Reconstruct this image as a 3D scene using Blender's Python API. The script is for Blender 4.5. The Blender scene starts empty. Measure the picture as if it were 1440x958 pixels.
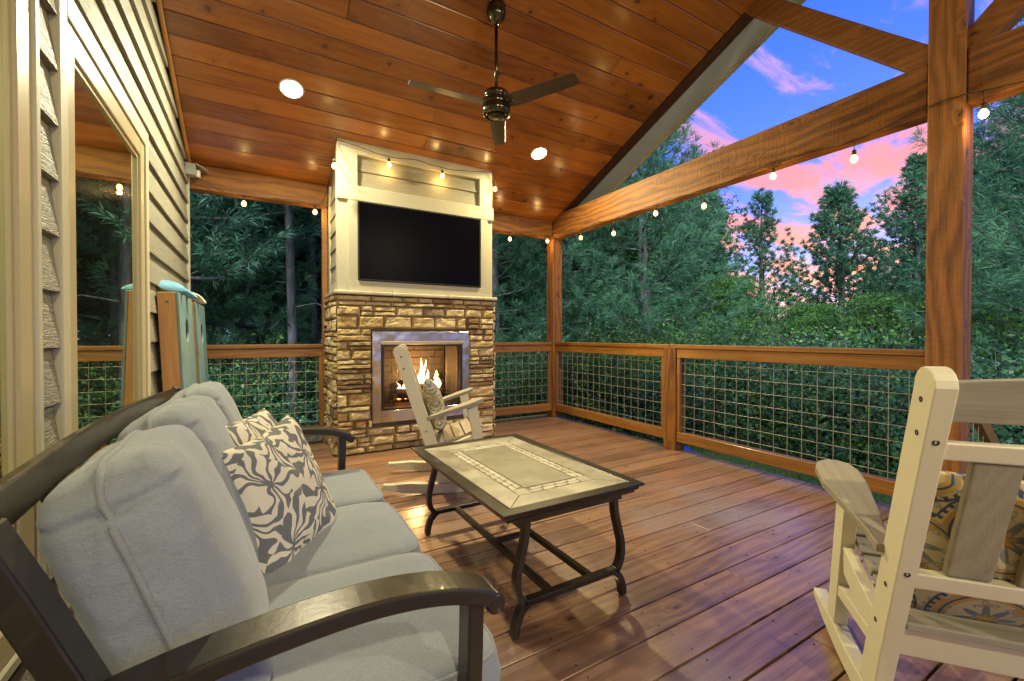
import bpy, math, random
import numpy as np
from mathutils import Vector, Matrix, noise as mnoise
R_ = math.radians
rnd = random.Random(7)
sc = bpy.context.scene
COL = sc.collection

# ------------------------------------------------------------------ mesh helpers
class MB:
    def __init__(s): s.v = []; s.f = []; s.sm = []
    def add(s, vs, fs, smooth=False, M=None):
        b = len(s.v)
        if M is not None: vs = [tuple(M @ Vector(v)) for v in vs]
        s.v += [tuple(v) for v in vs]
        s.f += [tuple(i + b for i in f) for f in fs]
        s.sm += [smooth] * len(fs)
    def box(s, x0, x1, y0, y1, z0, z1, M=None, bev=0.0):
        if bev <= 0:
            s.add([(x0,y0,z0),(x1,y0,z0),(x1,y1,z0),(x0,y1,z0),(x0,y0,z1),(x1,y0,z1),(x1,y1,z1),(x0,y1,z1)],
                  [(0,3,2,1),(4,5,6,7),(0,1,5,4),(1,2,6,5),(2,3,7,6),(3,0,4,7)], M=M)
            return
        b = min(bev, (x1-x0)*.45, (y1-y0)*.45, (z1-z0)*.45)
        V = []; idx = {}
        for ix,(x,dx) in enumerate(((x0,b),(x1,-b))):
            for iy,(y,dy) in enumerate(((y0,b),(y1,-b))):
                for iz,(z,dz) in enumerate(((z0,b),(z1,-b))):
                    for a,p in enumerate(((x,y+dy,z+dz),(x+dx,y,z+dz),(x+dx,y+dy,z))):
                        idx[(ix,iy,iz,a)] = len(V); V.append(p)
        I = idx; F = []
        for ix in (0,1): F.append(tuple(I[(ix,*q,0)] for q in ((0,0),(0,1),(1,1),(1,0))) if ix == 0 else tuple(I[(ix,*q,0)] for q in ((0,0),(1,0),(1,1),(0,1))))
        for iy in (0,1): F.append(tuple(I[(q[0],iy,q[1],1)] for q in (((0,0),(1,0),(1,1),(0,1)) if iy == 0 else ((0,0),(0,1),(1,1),(1,0)))))
        for iz in (0,1): F.append(tuple(I[(*q,iz,2)] for q in (((0,0),(0,1),(1,1),(1,0)) if iz == 0 else ((0,0),(1,0),(1,1),(0,1)))))
        for iy in (0,1):
            for iz in (0,1): F.append((I[(0,iy,iz,1)],I[(1,iy,iz,1)],I[(1,iy,iz,2)],I[(0,iy,iz,2)]))
        for ix in (0,1):
            for iz in (0,1): F.append((I[(ix,0,iz,0)],I[(ix,1,iz,0)],I[(ix,1,iz,2)],I[(ix,0,iz,2)]))
            for iy in (0,1): F.append((I[(ix,iy,0,0)],I[(ix,iy,1,0)],I[(ix,iy,1,1)],I[(ix,iy,0,1)]))
            for iy in (0,1):
                for iz in (0,1): F.append((I[(ix,iy,iz,0)],I[(ix,iy,iz,1)],I[(ix,iy,iz,2)]))
        s.add(V, F, M=M)
    def tube(s, pts, r, n=8, caps=True, smooth=True, M=None):
        pts = [Vector(p) for p in pts]; rs = r if isinstance(r, (list, tuple)) else [r]*len(pts)
        V = []; F = []; up = None
        for i,p in enumerate(pts):
            t = (pts[min(i+1,len(pts)-1)] - pts[max(i-1,0)]).normalized()
            if up is None: up = Vector((0,0,1)) if abs(t.z) < .9 else Vector((1,0,0))
            a = t.cross(up)
            if a.length < 1e-5: a = t.orthogonal()
            a.normalize(); b = a.cross(t).normalized(); up = b
            for k in range(n):
                an = 2*math.pi*k/n
                V.append(p + (a*math.cos(an) + b*math.sin(an))*rs[i])
        for i in range(len(pts)-1):
            for k in range(n):
                F.append((i*n+k, i*n+(k+1)%n, (i+1)*n+(k+1)%n, (i+1)*n+k))
        if caps: F.append(tuple(range(n-1,-1,-1))); F.append(tuple((len(pts)-1)*n+k for k in range(n)))
        s.add(V, F, smooth, M)
    def ribbon(s, pts, w, t, side, M=None, rot=None):
        """rectangular bar swept along pts; side = width direction"""
        pts = [Vector(p) for p in pts]; sd = Vector(side).normalized(); V = []; F = []
        for i,p in enumerate(pts):
            tg = (pts[min(i+1,len(pts)-1)] - pts[max(i-1,0)]).normalized()
            nn = sd.cross(tg).normalized()
            ww = w[i] if isinstance(w,(list,tuple)) else w
            for a,b in ((-1,-1),(1,-1),(1,1),(-1,1)): V.append(p + sd*a*ww/2 + nn*b*t/2)
        m = len(pts)
        for i in range(m-1):
            for k in range(4): F.append((i*4+k, i*4+(k+1)%4, (i+1)*4+(k+1)%4, (i+1)*4+k))
        F += [(3,2,1,0), tuple((m-1)*4+k for k in range(4))]
        s.add(V, F, False, M)
    def lathe(s, prof, n=24, c=(0,0,0), M=None, smooth=True):
        V = []; F = []; m = len(prof)
        for r,z in prof:
            for k in range(n):
                a = 2*math.pi*k/n; V.append((c[0]+r*math.cos(a), c[1]+r*math.sin(a), c[2]+z))
        for i in range(m-1):
            for k in range(n): F.append((i*n+k, i*n+(k+1)%n, (i+1)*n+(k+1)%n, (i+1)*n+k))
        F += [tuple(range(n-1,-1,-1)), tuple((m-1)*n+k for k in range(n))]
        s.add(V, F, smooth, M)
    def prism(s, poly, h0, h1, to3, smooth=False, M=None):
        """poly list of 2D pts, extruded from h0 to h1; to3(a,b,h)->xyz"""
        n = len(poly); V = [to3(a,b,h0) for a,b in poly] + [to3(a,b,h1) for a,b in poly]
        F = [tuple(range(n-1,-1,-1)), tuple(range(n,2*n))] + [(i,(i+1)%n,n+(i+1)%n,n+i) for i in range(n)]
        s.add(V, F, smooth, M)
    def grid(s, P, smooth=True, close=False):
        nu = len(P); nv = len(P[0]); V = [q for r in P for q in r]
        F = [(i*nv+j,(i+1)*nv+j,(i+1)*nv+j+1,i*nv+j+1) for i in range(nu-1) for j in range(nv-1)]
        s.add(V, F, smooth)
    def build(s, name, mat, parent=None, loc=None, fixn=True):
        me = bpy.data.meshes.new(name)
        me.from_pydata(s.v, [], s.f); me.update()
        me.polygons.foreach_set('use_smooth', s.sm)
        if fixn:
            import bmesh
            bm = bmesh.new(); bm.from_mesh(me); bmesh.ops.recalc_face_normals(bm, faces=bm.faces); bm.to_mesh(me); bm.free()
        o = bpy.data.objects.new(name, me); COL.objects.link(o)
        if mat: me.materials.append(mat)
        if parent is not None: o.parent = parent
        if loc is not None: o.location = loc
        return o
def bevel(o, w=.004, seg=2, ang=35):
    m = o.modifiers.new('bevel','BEVEL'); m.width = w; m.segments = seg; m.limit_method = 'ANGLE'; m.angle_limit = R_(ang)
    m.harden_normals = False
    return o
def subsurf(o, n=1):
    m = o.modifiers.new('sub','SUBSURF'); m.levels = n; m.render_levels = n; return o
def raw(name, V, F, mat, parent=None, attr=None):
    """fast mesh from numpy arrays, F (n,3) or (n,4)"""
    me = bpy.data.meshes.new(name); n = len(F); k = F.shape[1]
    me.vertices.add(len(V)); me.vertices.foreach_set('co', V.astype(np.float32).ravel())
    me.loops.add(n*k); me.loops.foreach_set('vertex_index', F.astype(np.int32).ravel())
    me.polygons.add(n); me.polygons.foreach_set('loop_start', np.arange(0,n*k,k,dtype=np.int32)); me.polygons.foreach_set('loop_total', np.full(n,k,np.int32))
    me.update(calc_edges=True)
    if attr is not None:
        a = me.attributes.new('vary','FLOAT','FACE'); a.data.foreach_set('value', attr.astype(np.float32))
    me.materials.append(mat)
    o = bpy.data.objects.new(name, me); COL.objects.link(o)
    if parent is not None: o.parent = parent
    return o
def empty(name, loc=(0,0,0), rz=0):
    o = bpy.data.objects.new(name, None); COL.objects.link(o); o.location = loc; o.rotation_euler = (0,0,rz); o.empty_display_size = .1
    return o
def tag(o, label=None, cat=None, group=None, kind=None):
    if label: o['label'] = label
    if cat: o['category'] = cat
    if group: o['group'] = group
    if kind: o['kind'] = kind
    return o
def copy_tree(o, parent=None):
    c = o.copy(); COL.objects.link(c)
    if parent is not None: c.parent = parent
    for ch in list(o.children): copy_tree(ch, c)
    return c

# ------------------------------------------------------------------ materials
def curve(P, n=5):
    P = [Vector(p) for p in P]; out = []
    for i in range(len(P)-1):
        a = P[max(i-1,0)]; b = P[i]; c_ = P[i+1]; d = P[min(i+2,len(P)-1)]
        for k in range(n):
            t = k/n; out.append(.5*((2*b)+(c_-a)*t+(2*a-5*b+4*c_-d)*t*t+(3*b-a-3*c_+d)*t**3))
    return out + [P[-1]]
class NT:
    def __init__(s, name):
        s.m = bpy.data.materials.new(name); s.m.use_nodes = True; s.t = s.m.node_tree; s.t.nodes.clear()
        s.out = s.t.nodes.new('ShaderNodeOutputMaterial')
    def n(s, typ, **kw):
        nd = s.t.nodes.new(typ)
        for k,v in kw.items():
            if k.startswith('_'): setattr(nd, k[1:], v)
            else:
                key = {'i0':0,'i1':1,'i2':2}.get(k, k.replace('__',' '))
                if isinstance(v, tuple) and len(v) == 2 and hasattr(v[0], 'outputs'): s.t.links.new(v[0].outputs[v[1]], nd.inputs[key])
                elif hasattr(v, 'outputs'): s.t.links.new(v.outputs[0], nd.inputs[key])
                else: nd.inputs[key].default_value = v
        return nd
    def math(s, op, a, b=0.0, c=0.0, clamp=False):
        nd = s.t.nodes.new('ShaderNodeMath'); nd.operation = op; nd.use_clamp = clamp
        for i,v in enumerate((a,b,c)):
            s._set(nd.inputs[i], v)
        return nd
    def _set(s, inp, v):
        if isinstance(v, tuple) and len(v) == 2 and hasattr(v[0],'outputs'): s.t.links.new(v[0].outputs[v[1]], inp)
        elif hasattr(v,'outputs'): s.t.links.new(v.outputs[0], inp)
        else: inp.default_value = v
    def vmath(s, op, a, b=(0,0,0)):
        nd = s.t.nodes.new('ShaderNodeVectorMath'); nd.operation = op
        s._set(nd.inputs[0], a); s._set(nd.inputs[3 if op == 'SCALE' else 1], b); return nd
    def mix(s, f, a, b, mode='MIX'):
        nd = s.t.nodes.new('ShaderNodeMix'); nd.data_type = 'RGBA'; nd.blend_type = mode
        s._set(nd.inputs[0], f); s._set(nd.inputs[6], a); s._set(nd.inputs[7], b)
        return (nd, 2)
    def ramp(s, f, stops, interp='LINEAR'):
        nd = s.t.nodes.new('ShaderNodeValToRGB'); cr = nd.color_ramp; cr.interpolation = interp
        while len(cr.elements) < len(stops): cr.elements.new(.5)
        for e,(p,c) in zip(cr.elements, stops): e.position = p; e.color = (*c, 1) if len(c) == 3 else c
        s._set(nd.inputs[0], f); return nd
    def coord(s, which='Object'): return (s.n('ShaderNodeTexCoord'), which)
    def smooth(s, x, a, b):
        nd = s.t.nodes.new('ShaderNodeMapRange'); nd.interpolation_type = 'SMOOTHSTEP'
        s._set(nd.inputs[0], x); nd.inputs[1].default_value = a; nd.inputs[2].default_value = b; return nd
    def bsdf(s, **kw):
        b = s.n('ShaderNodeBsdfPrincipled', **kw); s.t.links.new(b.outputs[0], s.out.inputs[0]); return b
    def bump(s, h, strength=.3, dist=.01, normal=None):
        nd = s.n('ShaderNodeBump', Strength=strength, Distance=dist); s._set(nd.inputs['Height'], h)
        if normal is not None: s._set(nd.inputs['Normal'], normal)
        return nd
def c4(c): return (*c, 1.0) if len(c) == 3 else c

def simple(name, col, rough=.5, metal=0.0, bumpsc=None, bs=.2, var=0.0, spec=.5, coat=0.0):
    t = NT(name); co = t.coord()
    nz = t.n('ShaderNodeTexNoise', Vector=co, Scale=9.0, Detail=5.0)
    k = t.math('MULTIPLY_ADD', nz, var, 1 - var/2)
    base = t.mix(1.0, c4(col), t.n('ShaderNodeCombineColor', Red=k, Green=k, Blue=k), 'MULTIPLY')
    nr = t.n('ShaderNodeTexNoise', Vector=co, Scale=23.0, Detail=4.0)
    rr = t.math('MULTIPLY_ADD', nr, .25*rough, rough*.87)
    b = t.bsdf(Base__Color=base, Roughness=rr, Metallic=metal)
    b.inputs['Specular IOR Level'].default_value = spec; b.inputs['Coat Weight'].default_value = coat
    if bumpsc:
        n2 = t.n('ShaderNodeTexNoise', Vector=co, Scale=bumpsc, Detail=4.0)
        t._set(b.inputs['Normal'], t.bump(n2, bs, .01))
    return t.m

def wood(name, dark, light, axis='X', rough=.35, knots=.6, grain=1.0, bump=.25, var=.35, coat=0.0, rough_sawn=0.0, island=True, wear_sheen=None, gscale=1.0, spec=.5, ringf=120.0, ringw=.16, fibw=.95):
    """stained timber: grain runs along axis"""
    t = NT(name); co = t.coord()
    rand = (t.n('ShaderNodeNewGeometry'), 'Random Per Island') if island else t.math('ADD', 0.37, 0)
    off = t.n('ShaderNodeCombineXYZ', X=t.math('MULTIPLY', rand, 61.7), Y=t.math('MULTIPLY', rand, 37.3), Z=t.math('MULTIPLY', rand, 83.1))
    p = t.vmath('ADD', co, off)
    rot = {'X':(0,0,0),'Y':(0,0,R_(90)),'Z':(0,R_(90),0)}[axis]
    mp = t.n('ShaderNodeMapping', Vector=p, Rotation=rot); 
    def scaled(a, b): return t.n('ShaderNodeMapping', Vector=mp, Scale=(a*gscale, b*gscale, b*gscale))
    s0 = t.n('ShaderNodeSeparateXYZ', Vector=mp)
    kv = t.n('ShaderNodeCombineXYZ', X=t.math('MULTIPLY', s0, 4.2*gscale), Y=t.math('MULTIPLY', t.math('ADD', (s0,'Y'), (s0,'Z')), 8.5*gscale), Z=0.0)
    kw = t.vmath('SCALE', t.vmath('SUBTRACT', (t.n('ShaderNodeTexNoise', Vector=kv, Scale=5.0, Detail=3.0),'Color'), (.5,.5,.5)), .22)
    kn = t.n('ShaderNodeTexVoronoi', Vector=t.vmath('ADD', kv, kw), Scale=1.0, Randomness=1.0); kn.voronoi_dimensions = '2D'
    # only some cells carry a knot
    kc = t.n('ShaderNodeSeparateColor', Color=(kn,'Color'))
    has = t.math('GREATER_THAN', kc, 1 - knots*.30)
    kd = t.math('MULTIPLY', t.math('SUBTRACT', 1.0, t.smooth(kn, .02, .42)), has)
    warp = t.n('ShaderNodeTexNoise', Vector=scaled(.9, 4.0), Scale=1.0, Detail=3.0)
    phase = t.math('MULTIPLY_ADD', warp, 34.0, t.math('MULTIPLY', kd, 11.0))
    sep = t.n('ShaderNodeSeparateXYZ', Vector=mp)
    ph2 = t.math('ADD', phase, t.math('MULTIPLY', t.math('ADD', (sep,'Y'), (sep,'Z')), ringf*gscale))
    rings = t.math('MULTIPLY_ADD', t.math('SINE', ph2), .5, .5)
    fib = t.n('ShaderNodeTexNoise', Vector=scaled(3.0, 150.0), Scale=1.0, Detail=5.0, Roughness=.7)
    blot = t.n('ShaderNodeTexNoise', Vector=scaled(1.1, 3.2), Scale=1.0, Detail=4.0)
    g = t.math('ADD', t.math('MULTIPLY_ADD', rings, ringw*grain, -.5*ringw*grain), t.math('MULTIPLY_ADD', fib, fibw*grain, -.5*fibw*grain))
    g = t.math('ADD', g, t.math('MULTIPLY_ADD', blot, .9, .05))
    g = t.math('MULTIPLY_ADD', rand, var, t.math('SUBTRACT', g, var*.5))
    mid = tuple((a+b)/2*1.0 for a,b in zip(dark, light))
    cr = t.ramp(g, [(.12,dark),(.5,mid),(.9,light)])
    ksz = t.math('MULTIPLY_ADD', t.math('MULTIPLY', (kc,'Green'), (kc,'Green')), .075, .03)
    core = t.math('MULTIPLY', t.smooth(t.math('SUBTRACT', kn, ksz), .035, -.015), has)
    ring = t.math('MULTIPLY', t.math('MULTIPLY', kd, kd), t.math('MULTIPLY_ADD', rings, .35, .05))
    kcol = tuple(c*.22 for c in dark)
    col = t.mix(t.math('MAXIMUM', t.math('MULTIPLY', core, .85), ring), cr, c4(kcol))
    rr = t.math('MULTIPLY_ADD', fib, .25, rough - .1)
    if wear_sheen:
        wn = t.n('ShaderNodeTexNoise', Vector=co, Scale=wear_sheen[1], Detail=5.0, Roughness=.6)
        wm = t.smooth(wn, .46, .68)
        col = t.mix(t.math('MULTIPLY', wm, wear_sheen[2]), col, c4(wear_sheen[0]))
    b = t.bsdf(Base__Color=col, Roughness=rr); b.inputs['Coat Weight'].default_value = coat; b.inputs['Coat Roughness'].default_value = .18
    b.inputs['Specular IOR Level'].default_value = spec
    h = t.math('ADD', t.math('MULTIPLY', rings, .35), fib)
    if rough_sawn:
        saw = t.n('ShaderNodeTexNoise', Vector=scaled(60.0, 6.0), Scale=1.0, Detail=2.0)
        h = t.math('ADD', h, t.math('MULTIPLY', saw, rough_sawn))
        lo = t.n('ShaderNodeTexNoise', Vector=scaled(2.5, 9.0), Scale=1.0, Detail=3.0)
        h = t.math('ADD', h, t.math('MULTIPLY', lo, rough_sawn*2.5))
    t._set(b.inputs['Normal'], t.bump(h, bump, .004))
    return t.m

def fabric(name, col, col2, scale=420.0):
    t = NT(name); co = t.coord()
    s1 = t.n('ShaderNodeTexNoise', Vector=t.n('ShaderNodeMapping', Vector=co, Scale=(scale*.25,scale,scale)), Scale=1.0, Detail=2.0)
    s2 = t.n('ShaderNodeTexNoise', Vector=t.n('ShaderNodeMapping', Vector=co, Scale=(scale,scale*.25,scale)), Scale=1.0, Detail=2.0)
    big = t.n('ShaderNodeTexNoise', Vector=co, Scale=5.0, Detail=4.0)
    m = t.math('ADD', t.math('MULTIPLY', t.math('ADD', s1, s2), .42), t.math('MULTIPLY', big, .3))
    cr = t.ramp(m, [(.32,col),(.8,col2)])
    b = t.bsdf(Base__Color=cr, Roughness=.85); b.inputs['Sheen Weight'].default_value = .25; b.inputs['Specular IOR Level'].default_value = .2
    wr = t.n('ShaderNodeTexNoise', Vector=t.n('ShaderNodeMapping', Vector=co, Scale=(4.0,4.0,11.0)), Scale=1.0, Detail=3.0, Distortion=.8)
    n1 = t.bump(wr, .4, .02)
    t._set(b.inputs['Normal'], t.bump(t.math('ADD', s1, s2), .5, .0015, n1))
    return t.m

def local_cells(t, vec, scale, rn=1.0):
    v = t.n('ShaderNodeTexVoronoi', Vector=vec, Scale=scale, Randomness=rn); v.voronoi_dimensions = '2D'
    sc_ = t.vmath('SCALE', vec, scale)
    cen = t.vmath('SCALE', (v,'Position'), scale)
    d = t.n('ShaderNodeSeparateXYZ', Vector=t.vmath('SUBTRACT', sc_, cen))
    ang = t.math('ARCTAN2', (d,'Y'), (d,'X'))
    rad = (v,'Distance')
    return v, ang, rad

def leaf_print(name, base, ink):
    t = NT(name); co = t.coord()
    wn = t.n('ShaderNodeTexNoise', Vector=co, Scale=7.0, Detail=2.0)
    wv = t.vmath('SCALE', t.vmath('SUBTRACT', (wn,'Color'), (.5,.5,.5)), .17)
    vec = t.vmath('ADD', co, wv)
    v, ang, rad = local_cells(t, vec, 6.6)
    rn = t.n('ShaderNodeTexNoise', Vector=co, Scale=16.0, Detail=1.0)
    ph = t.math('MULTIPLY_ADD', rn, 7.0, t.math('MULTIPLY', ang, 10.0))
    st = t.math('SINE', ph)
    st = t.math('ADD', st, t.math('MULTIPLY', t.math('SINE', t.math('MULTIPLY', rad, 14.0)), .45))
    m1 = t.smooth(st, -.05, .12)
    core = t.smooth(rad, .11, .07)
    v2 = t.n('ShaderNodeTexVoronoi', Vector=vec, Scale=10.0)
    dots = t.smooth(v2, .20, .16); 
    m = t.math('MAXIMUM', t.math('MAXIMUM', m1, core), t.math('MULTIPLY', dots, .9), clamp=True)
    col = t.mix(m, c4(base), c4(ink))
    b = t.bsdf(Base__Color=col, Roughness=.85); b.inputs['Specular IOR Level'].default_value = .2
    w = t.n('ShaderNodeTexNoise', Vector=co, Scale=700.0); n1 = t.bump(t.n('ShaderNodeTexNoise', Vector=co, Scale=9.0, Detail=3.0), .35, .03)
    t._set(b.inputs['Normal'], t.bump(w, .2, .001, n1)); return t.m

def medallion(name, base, gold, navy, grey, scale=4.2):
    t = NT(name); co = t.coord()
    v, ang, rad = local_cells(t, co, scale, .55)
    pet = t.math('MULTIPLY_ADD', t.math('SINE', t.math('MULTIPLY', ang, 8.0)), .09, .20)
    flower = t.smooth(t.math('SUBTRACT', rad, pet), .012, -.012)
    inner = t.smooth(t.math('SUBTRACT', rad, t.math('MULTIPLY', pet, .45)), .01, -.01)
    rings = t.math('SINE', t.math('MULTIPLY', rad, 48.0))
    rmask = t.math('MULTIPLY', t.smooth(rings, .78, .92), t.smooth(rad, .30, .34))
    band = t.math('MULTIPLY', t.smooth(rad, .36, .38), t.smooth(rad, .50, .48))
    sc2 = t.math('SINE', t.math('MULTIPLY', ang, 34.0))
    beads = t.math('MULTIPLY', t.math('MULTIPLY', t.smooth(sc2, 0.0, .25), t.smooth(rad, .50, .515)), t.smooth(rad, .58, .565))
    v2, a2, r2 = local_cells(t, co, scale*3.3, .8)
    p2 = t.math('MULTIPLY_ADD', t.math('SINE', t.math('MULTIPLY', a2, 5.0)), .1, .28)
    small = t.math('MULTIPLY', t.smooth(t.math('ABSOLUTE', t.math('SUBTRACT', r2, p2)), .07, .04), t.smooth(rad, .24, .28))
    fill = t.math('MULTIPLY', t.smooth(t.math('SUBTRACT', r2, t.math('MULTIPLY', p2, .7)), .02, -.02), t.smooth(rad, .24, .28))
    col = t.mix(t.math('MULTIPLY', band, .85), c4(base), c4(gold))
    col = t.mix(fill, col, c4(gold)); col = t.mix(small, col, c4(grey))
    col = t.mix(rmask, col, c4(navy)); col = t.mix(beads, col, c4(navy))
    col = t.mix(flower, col, c4(tuple(a*.6+b*.4 for a,b in zip(grey,navy)))); col = t.mix(inner, col, c4(gold))
    b = t.bsdf(Base__Color=col, Roughness=.85); b.inputs['Specular IOR Level'].default_value = .2
    w = t.n('ShaderNodeTexNoise', Vector=co, Scale=600.0); n1 = t.bump(t.n('ShaderNodeTexNoise', Vector=co, Scale=8.0, Detail=3.0), .3, .03)
    t._set(b.inputs['Normal'], t.bump(w, .2, .001, n1)); return t.m

def foliage(name, a, b_, trans=.35, rough=.5):
    t = NT(name)
    r = (t.n('ShaderNodeAttribute', _attribute_name='vary'), 'Fac')
    oi = (t.n('ShaderNodeObjectInfo'), 'Random')
    g = t.math('ADD', t.math('MULTIPLY', r, .8), t.math('MULTIPLY', oi, .25))
    col = t.ramp(g, [(.05,a),(.95,b_)])
    d = t.n('ShaderNodeBsdfPrincipled', Base__Color=col, Roughness=rough); d.inputs['Specular IOR Level'].default_value = .3
    tr = t.n('ShaderNodeBsdfTranslucent', Color=col)
    mx = t.n('ShaderNodeMixShader', Fac=trans); t.t.links.new(d.outputs[0], mx.inputs[1]); t.t.links.new(tr.outputs[0], mx.inputs[2])
    t.t.links.new(mx.outputs[0], t.out.inputs[0]); return t.m

def emit(name, col, st):
    t = NT(name); e = t.n('ShaderNodeEmission', Color=c4(col), Strength=st); t.t.links.new(e.outputs[0], t.out.inputs[0]); return t.m

M = {}
M['ceiling'] = wood('knotty_pine_ceiling', (.155,.042,.005), (.49,.168,.022), 'X', rough=.28, knots=1.0, bump=.10, var=.42, coat=.4, ringw=.14, fibw=.75)
M['deck'] = wood('stained_deck', (.120,.055,.027), (.39,.210,.110), 'X', rough=.30, knots=.28, bump=.4, var=.40, coat=.75, ringw=.24, fibw=1.0, wear_sheen=((.30,.235,.215),.9,.65))  # worn patches greyed to paint in the cool sheen of the sky
M['timber_x'] = wood('timber_x', (.085,.026,.004), (.33,.125,.017), 'X', rough=.6, knots=.6, bump=1.0, var=.15, rough_sawn=.8, ringw=.34, fibw=1.2, ringf=90)
M['timber_y'] = wood('timber_y', (.085,.026,.004), (.33,.125,.017), 'Y', rough=.6, knots=.6, bump=1.0, var=.15, rough_sawn=.8, ringw=.34, fibw=1.2, ringf=90)
M['timber_z'] = wood('timber_z', (.085,.026,.004), (.33,.125,.017), 'Z', rough=.6, knots=.6, bump=1.0, var=.15, rough_sawn=.8, ringw=.34, fibw=1.2, ringf=90)
M['rail_x'] = wood('rail_x', (.14,.052,.007), (.37,.160,.024), 'X', rough=.42, knots=.3, bump=.25, coat=.15)
M['rail_y'] = wood('rail_y', (.14,.052,.007), (.37,.160,.024), 'Y', rough=.42, knots=.3, bump=.25, coat=.15)
M['band'] = wood('rake_band', (.045,.012,.005), (.10,.030,.010), 'Y', rough=.5, knots=.1)
M['pine_z'] = wood('raw_pine_frame', (.48,.22,.055), (.70,.38,.12), 'Z', rough=.5, knots=.1, bump=.15, var=.1)
def siding_mat(name, a, b, sc=1.0, axis='Y', bs=.75):
    t = NT(name); co = t.coord()
    rand = (t.n('ShaderNodeNewGeometry'), 'Random Per Island')
    off = t.n('ShaderNodeCombineXYZ', X=t.math('MULTIPLY', rand, 11.7), Y=t.math('MULTIPLY', rand, 37.3), Z=0.0)
    p = t.vmath('ADD', co, off)
    S = {'Y':(40.0,5.0,55.0),'X':(5.0,40.0,55.0),'Z':(50.0,50.0,5.0)}[axis]
    w = t.n('ShaderNodeTexNoise', Vector=t.n('ShaderNodeMapping', Vector=p, Scale=S), Scale=sc, Detail=4.0, Distortion=1.6)
    r = t.math('MULTIPLY_ADD', t.math('SINE', t.math('MULTIPLY', w, 26.0)), .5, .5)
    f = t.math('MULTIPLY_ADD', rand, .25, t.math('MULTIPLY', w, .6))
    col = t.ramp(f, [(.15,a),(.75,b)])
    bb = t.bsdf(Base__Color=col, Roughness=.5); bb.inputs['Specular IOR Level'].default_value = .35
    t._set(bb.inputs['Normal'], t.bump(r, bs, .004)); return t.m
M['siding'] = siding_mat('lap_siding', (.215,.200,.150), (.305,.285,.215))
M['siding_x'] = siding_mat('lap_siding_x', (.22,.20,.135), (.31,.285,.195), 1.4, 'X', .4)
M['trim'] = siding_mat('textured_trim', (.47,.43,.29), (.54,.495,.345), 1.8, 'Z', .22)
M['trim_h'] = siding_mat('textured_trim_h', (.47,.43,.29), (.54,.495,.345), 1.8, 'X', .22)
M['trim_y'] = siding_mat('textured_trim_y', (.47,.43,.29), (.54,.495,.345), 1.8, 'Y', .22)
M['vinyl'] = simple('window_vinyl', (.44,.37,.21), .35, 0, None, var=.05)
M['soffit'] = simple('soffit_white', (.55,.56,.50), .5, 0, 30.0, .1, .1)
M['shingle'] = simple('shingle', (.08,.08,.08), .9, 0, 40.0, .5, .4)
M['bronze'] = simple('bronze_metal', (.032,.025,.016), .34, .55, 60.0, .04, .4, coat=.35)
M['fan_metal'] = simple('fan_bronze', (.10,.085,.055), .18, .9)
M['fan_blade'] = wood('fan_blade', (.045,.030,.020), (.09,.062,.040), 'X', rough=.35, knots=0, bump=.08, island=False)
M['black'] = simple('black_plastic', (.012,.012,.013), .4)
M['screen'] = simple('tv_screen', (.0010,.0011,.0030), .30, spec=.05)
M['cable'] = simple('cable_black', (.02,.017,.014), .5)
M['cushion'] = fabric('grey_cushion', (.160,.182,.200), (.265,.290,.305))
M['piping'] = fabric('grey_piping', (.16,.175,.18), (.25,.265,.265))
M['zebra'] = leaf_print('leaf_print', (.66,.60,.46), (.150,.155,.155))
M['gold_print'] = medallion('gold_medallion', (.60,.50,.29), (.52,.30,.075), (.085,.10,.13), (.30,.31,.28), 4.8)
M['grey_print'] = medallion('grey_medallion', (.58,.52,.36), (.45,.34,.10), (.11,.13,.19), (.20,.21,.22), 7.0)
M['cream'] = simple('cream_polywood', (.68,.62,.43), .42, 0, 200.0, .03, .06)
M['drift'] = wood('driftwood_slat', (.24,.205,.135), (.40,.355,.25), 'X', rough=.55, knots=0, bump=.2, var=.1, island=False, gscale=1.6)
M['drift_z'] = wood('driftwood_slat_z', (.20,.175,.11), (.36,.32,.22), 'Z', rough=.55, knots=0, bump=.2, var=.1, island=False, gscale=1.6)
M['drift_y'] = wood('driftwood_slat_y', (.24,.215,.15), (.42,.38,.28), 'Y', rough=.55, knots=0, bump=.2, var=.1, island=True, gscale=1.6)
M['teal'] = wood('teal_board', (.085,.19,.205), (.235,.36,.345), 'Z', rough=.5, knots=.2, bump=.2, wear_sheen=((.40,.38,.22),2.2,.55))
M['bolt'] = simple('bolt', (.35,.33,.28), .35, .9)
M['screw'] = simple('dark_screw', (.06,.05,.04), .4, .8)
M['bag_blue'] = fabric('blue_bag', (.09,.26,.40), (.16,.38,.52))
M['bag_cream'] = fabric('cream_bag', (.50,.42,.26), (.66,.58,.40))
M['box_grey'] = simple('outlet_box', (.36,.36,.32), .45)
M['white'] = simple('white_plastic', (.75,.75,.68), .35)
M['wire'] = simple('galvanised_wire', (.40,.37,.28), .45, .4)
M['mortar'] = simple('mortar', (.12,.09,.055), .95, 0, 60.0, .4, .4)
M['char'] = simple('charred_log', (.035,.022,.014), .9, 0, 30.0, .9, .6)
M['grate'] = simple('grate', (.015,.015,.015), .6, .5)
M['brick'] = simple('fire_brick', (.10,.08,.05), .9, 0, 25.0, .5, .3)
M['screenmesh'] = simple('mesh_curtain', (.10,.085,.05), .5, .6)
M['lampglow'] = emit('lamp_glow_cool', (1,.97,.88), 45.0)
M['lampglow2'] = emit('lamp_glow_warm', (1,.88,.62), 40.0)
M['bulb'] = emit('bulb_glow', (1,.62,.14), 5.0)
M['blue_cover'] = simple('blue_cover', (.01,.06,.45), .5)
M['bark'] = simple('pine_bark', (.115,.095,.085), .9, 0, 18.0, .9, .7)
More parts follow.
